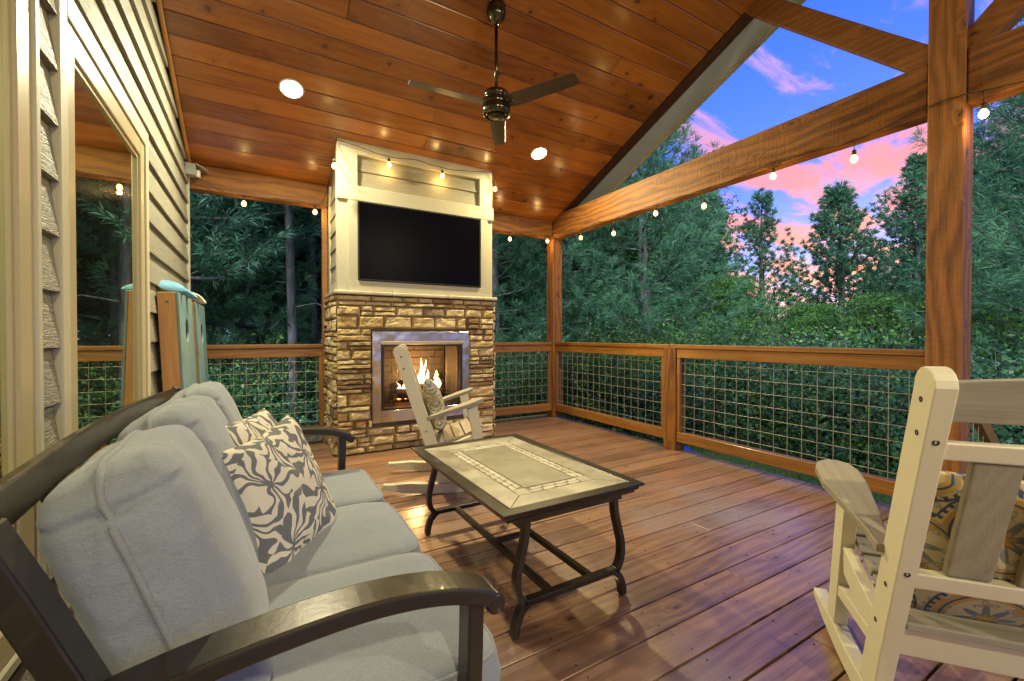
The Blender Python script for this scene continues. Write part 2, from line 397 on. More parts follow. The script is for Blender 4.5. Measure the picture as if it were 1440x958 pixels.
def _bark():
    t = NT('bark_ridged'); co = t.coord()
    w = t.n('ShaderNodeTexNoise', Vector=t.n('ShaderNodeMapping', Vector=co, Scale=(14.0,14.0,3.5)), Scale=1.0, Detail=5.0, Distortion=.6)
    col = t.ramp(w, [(.3,(.03,.027,.024)),(.55,(.085,.08,.078)),(.75,(.17,.165,.17))])
    b = t.bsdf(Base__Color=col, Roughness=.9); t._set(b.inputs['Normal'], t.bump(w, .9, .03)); return t.m
M['bark'] = _bark()
M['needle'] = foliage('pine_needles', (.034,.105,.065), (.115,.255,.120), .35)
M['needle_dark'] = foliage('pine_needles_dark', (.026,.082,.056), (.085,.195,.100), .35)
M['leaf'] = foliage('broad_leaves', (.028,.100,.042), (.115,.260,.080), .4, .42)
M['leaf_dark'] = foliage('dark_leaves', (.020,.076,.046), (.080,.190,.090), .35, .45)
M['grass'] = foliage('grass_blades', (.045,.13,.025), (.14,.30,.07), .4)
def _stone():
    t = NT('ledge_stone'); co = t.coord()
    rand = (t.n('ShaderNodeNewGeometry'), 'Random Per Island')
    n1 = t.n('ShaderNodeTexNoise', Vector=co, Scale=7.0, Detail=6.0, Roughness=.6)
    n2 = t.n('ShaderNodeTexNoise', Vector=co, Scale=45.0, Detail=5.0)
    n3 = t.n('ShaderNodeTexNoise', Vector=t.n('ShaderNodeMapping', Vector=co, Scale=(8.0,8.0,26.0)), Scale=1.0, Detail=4.0)
    base = t.ramp(rand, [(0.0,(.45,.31,.13)),(.22,(.54,.41,.20)),(.45,(.62,.50,.28)),(.70,(.52,.38,.18)),(.86,(.31,.19,.09)),(.93,(.22,.15,.09)),(1.0,(.56,.44,.25))])
    f = t.math('ADD', t.math('MULTIPLY', n1, .8), t.math('MULTIPLY', n3, .5))
    col = t.mix(1.0, base, t.ramp(f, [(.35,(.62,.56,.48)),(.62,(1,1,1)),(.85,(1.15,1.12,1.0))]), 'MULTIPLY')
    b = t.bsdf(Base__Color=col, Roughness=.95); b.inputs['Specular IOR Level'].default_value = .12
    h = t.math('ADD', t.math('MULTIPLY', n1, 1.0), t.math('MULTIPLY', n2, .35)); h = t.math('ADD', h, t.math('MULTIPLY', n3, .6))
    t._set(b.inputs['Normal'], t.bump(h, .8, .02)); return t.m
M['stone'] = _stone()
def _steel():
    t = NT('stainless'); co = t.coord()
    n = t.n('ShaderNodeTexNoise', Vector=co, Scale=6.0, Detail=1.0)
    b = t.bsdf(Base__Color=(.56,.48,.38,1), Metallic=1.0, Roughness=.24)
    t._set(b.inputs['Normal'], t.bump(n, .35, .05)); return t.m
M['steel'] = _steel()
def _tile(name, a, b_, sc=7.0):
    t = NT(name); co = t.coord(); rand = (t.n('ShaderNodeNewGeometry'), 'Random Per Island')
    n = t.n('ShaderNodeTexNoise', Vector=co, Scale=sc, Detail=7.0, Roughness=.62, Distortion=.4)
    f = t.math('MULTIPLY_ADD', rand, .22, t.math('MULTIPLY', n, .85))
    col = t.ramp(f, [(.36,a),(.68,b_)])
    b = t.bsdf(Base__Color=col, Roughness=.38); t._set(b.inputs['Normal'], t.bump(n, .12, .01)); return t.m
M['tile'] = _tile('travertine_tile', (.24,.21,.135), (.50,.45,.32))
M['tile_mid'] = _tile('travertine_centre', (.21,.19,.12), (.37,.33,.22), 5.0)
M['mosaic'] = _tile('mosaic_tile', (.38,.34,.23), (.66,.60,.45), 12.0)
M['grout'] = simple('grout', (.26,.23,.155), .9)
def _glass():
    t = NT('window_glass'); co = t.coord()
    g = t.n('ShaderNodeBsdfGlossy', Color=(.88,.92,.66,1), Roughness=.004)
    d = t.n('ShaderNodeBsdfPrincipled', Base__Color=(.030,.028,.012,1), Roughness=.2)
    w = t.n('ShaderNodeTexNoise', Vector=co, Scale=1.3, Detail=0.0)
    t._set(g.inputs['Normal'], t.bump(w, .03, .02))
    lw = t.n('ShaderNodeLayerWeight', Blend=.35)
    fac = t.math('MULTIPLY_ADD', (lw,'Facing'), .25, .68, clamp=True)
    mx = t.n('ShaderNodeMixShader', Fac=fac); t.t.links.new(d.outputs[0], mx.inputs[1]); t.t.links.new(g.outputs[0], mx.inputs[2])
    t.t.links.new(mx.outputs[0], t.out.inputs[0]); return t.m
M['glass'] = _glass()
def _flame():
    t = NT('flame'); co = t.coord()
    s = t.n('ShaderNodeSeparateXYZ', Vector=co)
    n = t.n('ShaderNodeTexNoise', Vector=co, Scale=14.0, Detail=3.0)
    lw = t.n('ShaderNodeLayerWeight', Blend=.5)
    f = t.math('ADD', t.math('MULTIPLY', (lw,'Facing'), .7), t.math('MULTIPLY', n, .35))
    col = t.ramp(f, [(.1,(1,.82,.45)),(.5,(1,.48,.12)),(.9,(.9,.16,.02))])
    e = t.n('ShaderNodeEmission', Color=col, Strength=5.0)
    tr = t.n('ShaderNodeBsdfTransparent')
    mx = t.n('ShaderNodeMixShader', Fac=t.math('MULTIPLY_ADD', t.smooth((lw,'Facing'), .15, .85), .85, t.math('MULTIPLY', n, .25), clamp=True)); t.t.links.new(e.outputs[0], mx.inputs[1]); t.t.links.new(tr.outputs[0], mx.inputs[2])
    t.t.links.new(mx.outputs[0], t.out.inputs[0]); return t.m
M['flame'] = _flame()
M['ember'] = emit('ember', (1,.25,.04), 5.0)
def _ground():
    t = NT('forest_floor'); co = t.coord()
    n = t.n('ShaderNodeTexNoise', Vector=co, Scale=.6, Detail=8.0, Roughness=.65); n2 = t.n('ShaderNodeTexNoise', Vector=co, Scale=30.0, Detail=5.0)
    col = t.ramp(t.math('ADD', t.math('MULTIPLY', n, .7), t.math('MULTIPLY', n2, .35)), [(.38,(.035,.028,.018)),(.55,(.09,.060,.035)),(.66,(.04,.07,.025))])
    b = t.bsdf(Base__Color=col, Roughness=.95); t._set(b.inputs['Normal'], t.bump(n2, .8, .05)); return t.m
M['ground'] = _ground()
M['lawn'] = simple('lawn', (.05,.11,.03), .9, 0, 60.0, .6, .6)
M['gravel'] = simple('gravel', (.26,.25,.24), .9, 0, 120.0, .9, .7)

XW, XR, YF = -.56, 3.42, 4.76          # wall face, right rail face, far rail face
CZ, CM = 2.294, .417                   # ceiling plane z = CZ + CM*(5.6-Y)
YRIDGE = .903
def cz(y): return CZ + CM*(5.6-y) if y >= YRIDGE else CZ + CM*(5.6-(2*YRIDGE-y))

SKY = 0.95; SUNE = 5.0; EXPO = 1.0; CLX = 0.0; CLY = 0.0
# ------------------------------------------------------------------ the porch structure
def deck():
    m = MB(); y = -2.95; k = 0
    while y < 4.93:
        cuts = [XW+.004, 3.545]
        if k % 3 == 0: cuts.insert(1, rnd.uniform(.2, 1.2))
        if k % 3 == 1: cuts.insert(1, rnd.uniform(1.6, 2.6))
        for a,b in zip(cuts, cuts[1:]):
            m.box(a+.0008, b-.0008+ (rnd.uniform(-.006,.006) if b == 3.545 else 0), y+.0042, y+.1403, -.028, rnd.uniform(-.0012,.0012), bev=.0014)
        y += .1445; k += 1
    o = m.build('deck', M['deck']); tag(o, kind='structure')
    # screw heads
    m = MB()
    for i in range(54):
        for x in (-.3, .1, .5, .9, 1.3, 1.7, 2.1, 2.5, 2.9, 3.3):
            for q in (.03, .115):
                m.lathe([(.0035,-.002),(.0035,.0016)], 6, (x+rnd.uniform(-.004,.004), -2.95+i*.1445+q, 0), smooth=False)
    s = m.build('screw_heads', M['screw'], o)
    m = MB()
    m.box(XW, 3.50, -2.93, 4.90, -.26, -.045)
    m.box(3.502, 3.535, -2.95, 4.93, -.27, -.031); m.box(XW, 3.50, 4.902, 4.93, -.27, -.031)
    j = m.build('deck_frame', M['timber_y']); tag(j, kind='structure')
deck()

roof = tag(empty('porch_roof', (1.4, YRIDGE, cz(YRIDGE))), 'sloping porch roof lined with stained knotty pine planks, white soffit at its edge', 'roof')
def slopeM(far, y0):
    """local x=X, y=along slope upward to the ridge, z=outward normal (up)"""
    s = -1 if far else 1
    n = math.hypot(1, CM)
    a = Vector((0, s/n, CM/n)); b = Vector((1,0,0)); c = b.cross(a)
    if c.z < 0: c = -c
    return Matrix(((b.x,a.x,c.x,0),(b.y,a.y,c.y,y0),(b.z,a.z,c.z,cz(y0)),(0,0,0,1)))
NS = math.hypot(1, CM)
def roof_parts():
    inv = roof.matrix_basis.inverted() if False else None
    off = Vector((-1.4, -YRIDGE, -cz(YRIDGE)))
    m = MB(); sf = MB(); bd = MB(); sh = MB(); fa = MB()
    for far in (True, False):
        ys = 3.496 + .150*9 - .15*0 if far else 2*YRIDGE - (3.496+.150*9)
        L = (abs(ys-YRIDGE))*NS; Mx = slopeM(far, ys); d = .150*NS; k = 0; u = 0
        while u < L - 1e-3:
            u1 = min(u+d, L)
            cuts = [XW+.002, XR+.022]
            if k % 2: cuts.insert(1, rnd.uniform(.3, 3.0))
            for a,b in zip(cuts, cuts[1:]): m.box(a+.0008, b-.0008, u+.0017, u1-.0017, 0, .02, Mx, bev=.006)
            u = u1; k += 1
        bd.box(XR+.024, 3.558, -.1, L, -.012, .10, Mx)
        sf.box(3.56, 3.835, -.15, L, .01, .06, Mx)
        fa.box(3.837, 3.86, -.15, L+.0, -.02, .20, Mx)
        fa.box(-.62, 3.835, -.15, -.125, .03, .2, Mx)
        sh.box(-.9, 3.88, -.18, L+.02, .21, .24, Mx); sh.box(-.9, 3.555, -.1, L, .022, .20, Mx)
    for mb,nm,mt in ((m,'ceiling_planks',M['ceiling']),(bd,'rake_board',M['band']),(sf,'soffit',M['soffit']),(fa,'fascia',M['trim_y']),(sh,'roof_deck',M['shingle'])):
        # keep texture space in world units: mesh stays in world coordinates, parent offset undone
        o = mb.build(nm, mt, roof); o.location = off
    # thin quarter-round along the wall
    q = MB()
    for far in (True, False):
        Mx = slopeM(far, 4.75 if far else 2*YRIDGE-4.75); L = (4.75-YRIDGE)*NS
        q.box(XW+.013, XW+.040, 0, L, -.028, -.0025, Mx, bev=.006)
    o = q.build('ceiling_trim', M['pine_z'], roof); o.location = off
roof_parts()

# ---- house wall
house = tag(empty('house_wall', (XW, 0, 0)), 'house side wall of beige lap siding with two tall windows, left of the sofa', 'wall')
def hp(mb, name, mat, parent=house, **k):
    o = mb.build(name, mat, parent); 
    if parent is house: o.location = (-XW, 0, 0)
    return o
CAS = [(1.883, 3.135, .22, 2.23), (-.52, 1.745, .22, 2.23)]
def wall():
    m = MB(); k = 0; z = 1.58 - .172*10
    rows = []
    while z < 4.35:
        segs = [(-2.95, 4.735)]
        z1 = z + .178
        for a,b,c,d in CAS:
            if z1 > c and z < d:
                ns = []
                for s in segs:
                    if b <= s[0] or a >= s[1]: ns.append(s); continue
                    if s[0] < a: ns.append((s[0], a-.002))
                    if s[1] > b: ns.append((b+.002, s[1]))
                segs = ns
        zb = max(z, -.02)
        for a,b in segs:
            # clip at the ceiling line: split into short pieces under the slope
            if z1 <= cz(4.735) - .0: parts = [(a,b)]
            else:
                ya = 5.6 - (z+.09 - CZ)/CM     # beyond this Y the ceiling is lower
                parts = [(max(a, 2*YRIDGE-ya), min(b, ya))]
            for p,q in parts:
                if q - p < .02 or z1 < 0: continue
                cuts = [p] + ([rnd.uniform(p+.5, q-.5)] if q-p > 3 else []) + [q]
                for c0,c1 in zip(cuts, cuts[1:]):
                    m.prism([(XW-.03,zb),(XW+.020,zb),(XW+.020,zb+.006),(XW-.002,z1),(XW-.03,z1)], c0, c1-.001, lambda a,b,h:(a,h,b))
        z += .172
    hp(m, 'siding', M['siding'])
    b = MB(); b.box(XW-.25, XW-.16, -2.95, 4.75, -.3, 4.3)
    # backing in pieces around the window holes
    b.box(XW-.16, XW-.031, -2.95, -.46, -.3, 4.25); b.box(XW-.16, XW-.031, 1.71, 1.96, -.3, 4.0); b.box(XW-.16, XW-.031, 3.06, 4.75, -.3, 2.62)
    b.box(XW-.16, XW-.031, -.46, 3.06, 2.14, 3.2)
    hp(b, 'wall_core', M['trim_y'])
    c = MB(); c.box(XW-.15, XW+.026, 4.737, 4.765, -.03, 2.63); c.box(XW-.17, XW-.151, 4.70, 4.765, -.03, 2.63)
    hp(c, 'corner_board', M['trim'])
wall()
def window(y0, y1, z0, z1, label, t=.07):
    """y0..z1 = outer edge of the vinyl frame"""
    fr = MB(); w = .085
    for a,b,c,d in ((y0,y0+w,z0,z1),(y1-w,y1,z0,z1),(y0+w,y1-w,z0,z0+w),(y0+w,y1-w,z1-w,z1)):
        fr.box(XW-.06, XW+.016, a, b, c, d, bev=.004)
    w2 = w + .016
    for a,b,c,d in ((y0+w+.0005,y0+w2,z0+w,z1-w),(y1-w2,y1-w-.0005,z0+w,z1-w),(y0+w2,y1-w2,z0+w+.0005,z0+w2),(y0+w2,y1-w2,z1-w2,z1-w-.0005)):
        fr.box(XW-.05, XW+.006, a, b, c, d)
    o = hp(fr, 'window', M['vinyl']); o['label'] = label
    g = MB(); g.box(XW-.008, XW-.003, y0+w+.004, y1-w-.004, z0+w+.004, z1-w-.004); g.build('pane', M['glass'], o)
    cs = MB()
    cs.box(XW-.03, XW+.024, y0-t, y0-.001, z0-t, z1+.09, bev=.004); cs.box(XW-.03, XW+.024, y1+.001, y1+t, z0-t, z1+.09, bev=.004)
    cs.box(XW-.03, XW+.0245, y0-.001, y1+.001, z1+.001, z1+.0905, bev=.004); cs.box(XW-.03, XW+.0245, y0-.001, y1+.001, z0-t-.0005, z0-.001, bev=.004)
    cs.build('casing', M['trim'], o)
window(1.955, 3.065, .29, 2.14, 'tall window beyond the sofa reflecting trees and railing')
window(-.48, 1.712, .29, 2.14, 'tall window at the left edge reflecting a ceiling lamp', .032)

# ---- posts, beams, braces
def timber(name, boxdims, mat, label, cat, bw=.006):
    m = MB(); m.box(*boxdims); o = m.build(name, mat)
    x0,x1,y0,y1,z0,z1 = boxdims; c = Vector(((x0+x1)/2,(y0+y1)/2,z0))
    tag(o, label, cat); bevel(o, bw, 2); return o
timber('post', (3.402,3.552,4.742,4.892,0,2.405), M['timber_z'], 'square wooden post at the far corner of the railing, carrying both beams', 'post')
timber('post', (3.400,3.556,.822,.980,0,4.10), M['timber_z'], 'thick rough wooden post rising past the beam behind the white rocking chair', 'post', .008)
timber('beam', (3.420,3.545,.982,4.900,2.405,2.712), M['timber_y'], 'long heavy wooden beam running from the thick post to the far corner', 'beam', .008)
timber('beam', (3.420,3.545,-2.9,.820,2.400,2.712), M['timber_y'], 'heavy wooden beam continuing right of the thick post', 'beam', .008)
timber('beam', (XW+.03,.603,4.765,4.895,2.412,2.634), M['timber_x'], 'wooden beam under the ceiling between house wall and fireplace', 'beam')
timber('beam', (2.190,3.400,4.765,4.895,2.412,2.634), M['timber_x'], 'wooden beam under the ceiling between fireplace and corner post', 'beam')
timber('post', (.55,.600,4.78,4.86,0,2.411), M['rail_x'], 'slim stained upright against the left side of the chimney', 'post', .003)
def brace(sgn, label):
    m = MB(); yc = .90
    # from the foot of the king post up and outward to the rafter line, lying in the plane of the beam
    dirn = Vector((0, sgn*.80, .60)) if False else Vector((0, sgn*1.0, .985)).normalized()
    a = Vector((3.484, yc + sgn*.02, 2.66)); b = a + dirn*1.62
    m.ribbon([a,b], .10, .145, (1,0,0))
    o = m.build('timber_brace', M['brace']); tag(o, label, 'brace'); bevel(o, .006, 2); return o
M['brace'] = wood('brace_wood', (.085,.026,.004), (.33,.125,.017), 'Y', rough=.62, knots=.6, bump=.7, rough_sawn=.4)
brace(1, 'diagonal wooden brace rising left from the thick post to the roof edge')
brace(-1, 'diagonal wooden brace rising right from the thick post')

# ---- railings
def wires(mb, ax, a, b, z0, z1, c, sp=.1016, r=.0022):
    """grid of welded wire in the plane ax=c"""
    P = (lambda t,z,o: (c+o,t,z)) if ax == 'X' else (lambda t,z,o: (t,c+o,z))
    n = int((b-a)/sp); s0 = a + ((b-a) - n*sp)/2
    for i in range(n+1):
        t = s0+i*sp
        if a+.004 < t < b-.004: mb.tube([P(t,z0,0),P(t,z1,0)], r, 5, False)
    n = int((z1-z0)/sp); s0 = z0 + ((z1-z0)-n*sp)/2
    for i in range(n+1):
        z = s0+i*sp
        if z0+.004 < z < z1-.004: mb.tube([P(a,z,r*1.6),P(b,z,r*1.6)], r, 5, False)
def railing(ax, a, b, c, out, label, cap=(None,None)):
    """ax 'X': runs along Y at x=c ; 'Y': runs along X at y=c ; out = outward thickness direction"""
    ca, cb = cap
    ca = a if ca is None else ca; cb = b if cb is None else cb
    loc = (c, (a+b)/2, 0) if ax == 'X' else ((a+b)/2, c, 0)
    e = tag(empty('railing', loc), label, 'railing', 'wood and wire railings round the deck')
    wm = M['rail_y'] if ax == 'X' else M['rail_x']
    def B(m, t0, t1, d0, d1, z0, z1, bev=.004):
        if ax == 'X': m.box(c+d0, c+d1, t0, t1, z0, z1, bev=bev)
        else: m.box(t0, t1, c+d0, c+d1, z0, z1, bev=bev)
    def add(m, nm, mt):
        o = m.build(nm, mt, e); o.location = (-loc[0], -loc[1], 0); return o
    m = MB(); B(m, ca, cb, 0, .14, .978, 1.015); add(m, 'cap_rail', wm)
    m = MB(); B(m, a, b, .010, .048, .8885, .977); add(m, 'top_rail', wm)
    m = MB(); B(m, a, b, .010, .085, .087, .181); add(m, 'bottom_rail', wm)
    for t0,t1 in ((a,a+.036),(b-.036,b)):
        m = MB(); B(m, t0, t1, .012, .046, .1815, .888); add(m, 'stile', M['rail_z'])
    for t0,t1 in ((a+.0365,b-.0365),):
        m = MB(); wires(m, ax, t0, t1, .182, .888, c+.030); add(m, 'wire_mesh', M['wire'])
    return e
M['rail_z'] = wood('rail_z', (.14,.052,.007), (.37,.160,.024), 'Z', rough=.42, knots=.2, bump=.25, coat=.15)
railing('Y', XW-.12, .549, YF, 1, 'railing section between the house wall and the chimney')
railing('Y', 2.192, 3.401, YF, 1, 'railing section between the chimney and the corner post')
railing('X', 2.914, 4.741, XR, 1, 'side railing section nearest the corner post', cap=(2.845, 4.741))
railing('X', .981, 2.770, XR, 1, 'side railing section beside the thick post', cap=(.981, 2.843))
timber('railing_post', (3.418,3.556,2.772,2.912,0,.9775), M['timber_z'], 'short square post between the two side railing sections', 'post', .004)
def stair_rail():
    e = tag(empty('stair_railing', (3.6,.9,0)), 'sloping wood and wire stair railing going down beyond the thick post', 'railing')
    def add(m, nm, mt):
        o = m.build(nm, mt, e); o.location = (-3.6,-.9,0); return o
    for za,zb,nm in ((1.0,.0,'sloping_rail'),(.30,-.70,'lower_rail')):
        m = MB(); m.ribbon([(3.558,.93,za),(5.1,.93,za-1.1)], .045, .10, (0,1,0)); add(m, nm, M['rail_x'])
    m = MB(); m.box(5.0,5.1,.88,.98,-.9,.06); add(m, 'newel', M['timber_z'])
    m = MB()
    for i in range(1, 14):
        x = 3.56+i*.105; z = .97-(x-3.56)*.713; m.tube([(x,.93,z-.68),(x,.93,z)], .0026, 5, False)
    for k in range(1, 6):
        m.tube([(3.56,.934,.97-k*.115),(5.0,.934,.97-k*.115-1.027)], .0026, 5, False)
    add(m, 'wire_mesh', M['wire'])
    for i in range(4):
        m = MB(); m.box(3.56+i*.28, 3.86+i*.28, -.3, .86, -.17-i*.17, -.13-i*.17); add(m, 'stair_tread', M['deck'])
stair_rail()

# ------------------------------------------------------------------ fireplace
FX0, FX1, FY = .608, 2.184, 4.178
fp = tag(empty('fireplace', ((FX0+FX1)/2, FY+.3, 0)), 'tall outdoor fireplace of tan ledge stone with a cream boxed chimney reaching the ceiling', 'fireplace')
fo = (-(FX0+FX1)/2, -FY-.3, 0)
def fadd(m, nm, mt, parent=None, fix=True):
    o = m.build(nm, mt, parent or fp, fixn=fix)
    if parent is None: o.location = fo
    return o
def stone_at(m, O, U, Nn, u0, u1, z0, z1, r):
    """a rock-faced block: O origin, U along the wall, Nn outward"""
    w = u1-u0; h = z1-z0; nu = max(5, int(w/.022)); nv = max(5, int(h/.016)); seed = r.uniform(0,99)
    dep = r.uniform(.022, .038); tilt = r.uniform(-.10,.10)*.04
    P = []
    jag = r.uniform(.002,.005)
    for i in range(nu+1):
        row = []
        for j in range(nv+1):
            a = i/nu; b = j/nv
            eu = min(a, 1-a)*w; ev = min(b, 1-b)*h
            e = min(eu, ev); rr = .006
            edge = 0 if e > rr else (1 - math.sqrt(max(0, 1-((rr-e)/rr)**2)))
            nz = mnoise.noise(Vector((u0*9+a*w*14+seed, z0*9+b*h*20, seed)))*.009 + mnoise.noise(Vector((a*w*38+seed, b*h*50, seed*2)))*.005
            d = dep + nz + tilt*(a-.5)*5 - edge*(dep+.004)
            ju = mnoise.noise(Vector((b*h*30+seed, 3.1, seed)))*jag*(1 if eu < .01 else 0)
            jv = mnoise.noise(Vector((a*w*22+seed, 7.1, seed)))*jag*(1 if ev < .01 else 0)
            p = O + U*(u0+a*w+ju) + Nn*max(d, -.003) + Vector((0,0,z0+b*h+jv))
            row.append(tuple(p))
        P.append(row)
    m.grid(P, False)
def stone_face(m, O, U, Nn, W, H, hole, seed):
    r = random.Random(seed); z = .004
    while z < H-.02:
        h = r.choice((.042,.060,.078,.092,.105,.120))
        if z+h > H-.035: h = H-z-.003
        x = 0.0
        while x < W-1e-3:
            w = r.uniform(.09,.31) if h > .06 else r.uniform(.12,.34)
            if W-(x+w) < .07: w = W-x
            a, b = x+.004, x+w-.004
            if hole and z+h > hole[2]+.004 and z < hole[3]-.004:
                if a < hole[0]:
                    b = min(b, hole[0]-.003) if not (b < hole[0]) else b
                elif a < hole[1]:
                    x = hole[1]; continue
                if b-a < .02: x = max(x+w, 0); continue
                if b >= hole[0]-.006 and a < hole[0]: x2 = hole[1]
                else: x2 = x+w
            else: x2 = x+w
            # occasionally two thin stones instead of one
            if h > .075 and r.random() < .30 and b-a < .22:
                stone_at(m, O, U, Nn, a, b, z+.003, z+h*.45-.003, r); stone_at(m, O, U, Nn, a, b, z+h*.45+.003, z+h-.004, r)
            else: stone_at(m, O, U, Nn, a, b, z+.003, z+h-.004, r)
            x = x2
        z += h
def fireplace():
    m = MB(); X0 = FX0-.012; X1 = FX1+.012
    stone_face(m, Vector((X0,FY,0)), Vector((1,0,0)), Vector((0,-1,0)), X1-X0, 1.478, (.905-X0, 1.895-X0, .275, 1.14), 3)
    stone_face(m, Vector((X0,4.99,0)), Vector((0,-1,0)), Vector((-1,0,0)), 4.99-FY+.012, 1.478, None, 5)
    stone_face(m, Vector((X1,FY-.012,0)), Vector((0,1,0)), Vector((1,0,0)), 4.99-FY+.012, 1.478, None, 9)
    fadd(m, 'stone_cladding', M['stone'], fix=False)
    # core with a firebox hole
    c = MB(); y1 = 5.0
    c.box(X0+.002, .985, FY+.004, y1, 0, 1.478); c.box(1.820, X1-.002, FY+.004, y1, 0, 1.478)
    c.box(.9855, 1.8195, FY+.004, y1, 0, .385); c.box(.9855, 1.8195, FY+.004, y1, 1.025, 1.478); c.box(.9855, 1.8195, FY+.44, y1, .3855, 1.0245)
    fadd(c, 'masonry_core', M['mortar'])
    # ledge cap stones
    c = MB(); x = X0-.03
    while x < X1+.03-.01:
        w = min(rnd.uniform(.36,.6), X1+.03-x)
        if X1+.03-(x+w) < .15: w = X1+.03-x
        c.box(x+.002, x+w-.002, FY-.05, 5.0, 1.480, 1.512, bev=.008); x += w
    fadd(c, 'stone_ledge', M['ledge'])
    # stainless surround
    s = MB(); yf = FY-.030
    for a,b,z0,z1 in ((.905,.985,.275,1.140),(1.820,1.895,.275,1.140),(.9855,1.8195,1.025,1.140),(.9855,1.8195,.275,.385)):
        s.box(a, b, yf, yf+.022, z0, z1, bev=.0015)
    o = fadd(s, 'metal_surround', M['steel'])
    s = MB(); s.prism([(yf-.001,1.045),(yf-.03,1.040),(yf-.03,1.020),(yf-.001,1.012)], .975, 1.83, lambda a,b,h:(h,a,b)); fadd(s, 'hood_lip', M['brass'])
    s = MB()
    for a,b in ((.987,1.012),(1.794,1.818)): s.box(a, b, yf+.002, FY+.03, .387, 1.022)
    s.box(1.0125,1.7935, yf+.002, FY+.03, .387, .402); s.box(1.0125,1.7935, yf+.002, FY+.03, .995, 1.022)
    fadd(s, 'door_frame', M['black'])
    # firebox interior: brick back and splayed sides
    f = MB(); yb = FY+.40
    f.box(1.03,1.78, yb, yb+.02, .40, 1.02); f.box(1.0,1.015, FY+.031, yb, .40, 1.02); f.box(1.795,1.81, FY+.031, yb, .40, 1.02)
    f.box(.99,1.816, FY+.031, yb+.02, .387, .399); f.box(.99,1.816, FY+.031, yb+.02, 1.0205, 1.024)
    for j in range(8):
        for i in range(5):
            x = 1.03+i*.16 - (.08 if j % 2 else 0); a = max(x,1.032); b = min(x+.155,1.778)
            if b-a > .02: f.box(a+.002, b, yb-.012, yb-.001, .40+j*.078+.003, .40+j*.078+.074, bev=.003)
    fadd(f, 'firebox', M['brick'])
    # pleated mesh curtains hanging at both sides
    for a,b,nm in ((1.014,1.16,1),(1.66,1.792,2)):
        P = []; n = 60
        for i in range(n+1):
            t = i/n; x = a+(b-a)*t; P.append([(x, FY+.045+.008*math.sin(t*math.pi*2*9), .405), (x, FY+.045+.008*math.sin(t*math.pi*2*9+.3), 1.01)])
        g = MB(); g.grid(P); fadd(g, 'mesh_curtain', M['curtain'], fix=False)
    # grate and logs
    g = MB(); 
    for i in range(8): g.ribbon([(1.16+i*.07,FY+.10,.50),(1.16+i*.07,FY+.11,.455),(1.16+i*.07,FY+.32,.455),(1.16+i*.07,FY+.34,.52)], .014, .014, (1,0,0))
    for y in (.12,.30): g.box(1.12,1.70, FY+y, FY+y+.014, .433, .447)
    for x in (1.14,1.66):
        for y in (.125,.30): g.box(x, x+.014, FY+y, FY+y+.012, .400, .433)
    fadd(g, 'grate', M['grate'])
    logs = [((1.13,.16,.515),(1.70,.14,.500),.050),((1.18,.27,.525),(1.66,.29,.520),.055),((1.22,.20,.60),(1.52,.24,.585),.042),((1.42,.14,.56),(1.69,.27,.665),.045),((1.14,.23,.575),(1.34,.16,.655),.036)]
    for i,(a,b,r) in enumerate(logs):
        l = MB(); A = Vector((a[0],FY+a[1],a[2])); B_ = Vector((b[0],FY+b[1],b[2])); pts = []; rs = []
        for k in range(9):
            t = k/8; p = A.lerp(B_, t) + Vector((0, mnoise.noise(Vector((k*.7,i,0)))*.012, mnoise.noise(Vector((k*.7,i,5)))*.012)); pts.append(p); rs.append(r*(1+.18*mnoise.noise(Vector((k*.9,i*3,2)))))
        l.tube(pts, rs, 12); fadd(l, 'log', M['char'])
    e = MB()
    for i in range(26):
        x = rnd.uniform(1.16,1.66); y = FY+rnd.uniform(.13,.33); s_ = rnd.uniform(.008,.02)
        e.lathe([(s_*.5,0),(s_,s_*.4),(s_*.6,s_)], 6, (x,y,.452), smooth=False)
    fadd(e, 'embers', M['ember'])
    # flames: twisting tapered tongues
    r = random.Random(4)
    spots = [(1.20+.46*((j*.618)%1), (.10+.20*r.random()**1.3)*(1.35 if .28 < (j*.618)%1 < .62 else .75)) for j in range(26)]
    for i,(x,h) in enumerate(spots):
        f = MB(); y = FY+r.uniform(.13,.24); n = 12; pts = []; rs = []; w = r.uniform(.022,.036)*(.75+h)
        for k in range(n+1):
            t = k/n; pts.append((x+math.sin(t*4+i)*.022*t+.01*math.sin(t*9+i*2), y+math.cos(t*3+i)*.012*t, .535+h*t*1.0)); rs.append(max(.001, w*(math.sin(math.pi*min(1,(t*.85+.15)))**.8)*(1-t*.55)))
        f.tube(pts, rs, 10, M=None); fadd(f, 'flame', M['flame'])
    # boxed chimney above
    zt = lambda y: cz(y)-.001
    c = MB(); P = 0
    yfr = FY+.022        # recessed body
    c.box(FX0+.02, FX1-.02, yfr+.028, 5.0, 1.513, 2.60)
    c.box(FX0+.02, FX1-.02, yfr+.028, FY+.6, 2.60, 2.62)
    def toc(x0,x1,y0,y1,z0): # block whose top follows the ceiling
        V = [(x0,y0,z0),(x1,y0,z0),(x1,y1,z0),(x0,y1,z0),(x0,y0,zt(y0)),(x1,y0,zt(y0)),(x1,y1,zt(y1)),(x0,y1,zt(y1))]
        return V, [(0,3,2,1),(4,5,6,7),(0,1,5,4),(1,2,6,5),(2,3,7,6),(3,0,4,7)]
    c = MB(); c.add(*toc(FX0+.02, FX1-.02, yfr+.028, 4.72, 1.513)); c.box(FX0+.02, FX1-.02, 4.7205, 5.0, 1.513, 2.60)
    fadd(c, 'chimney_body', M['siding_x'])
    # lap boards in the panel over the TV and down both sides
    s = MB()
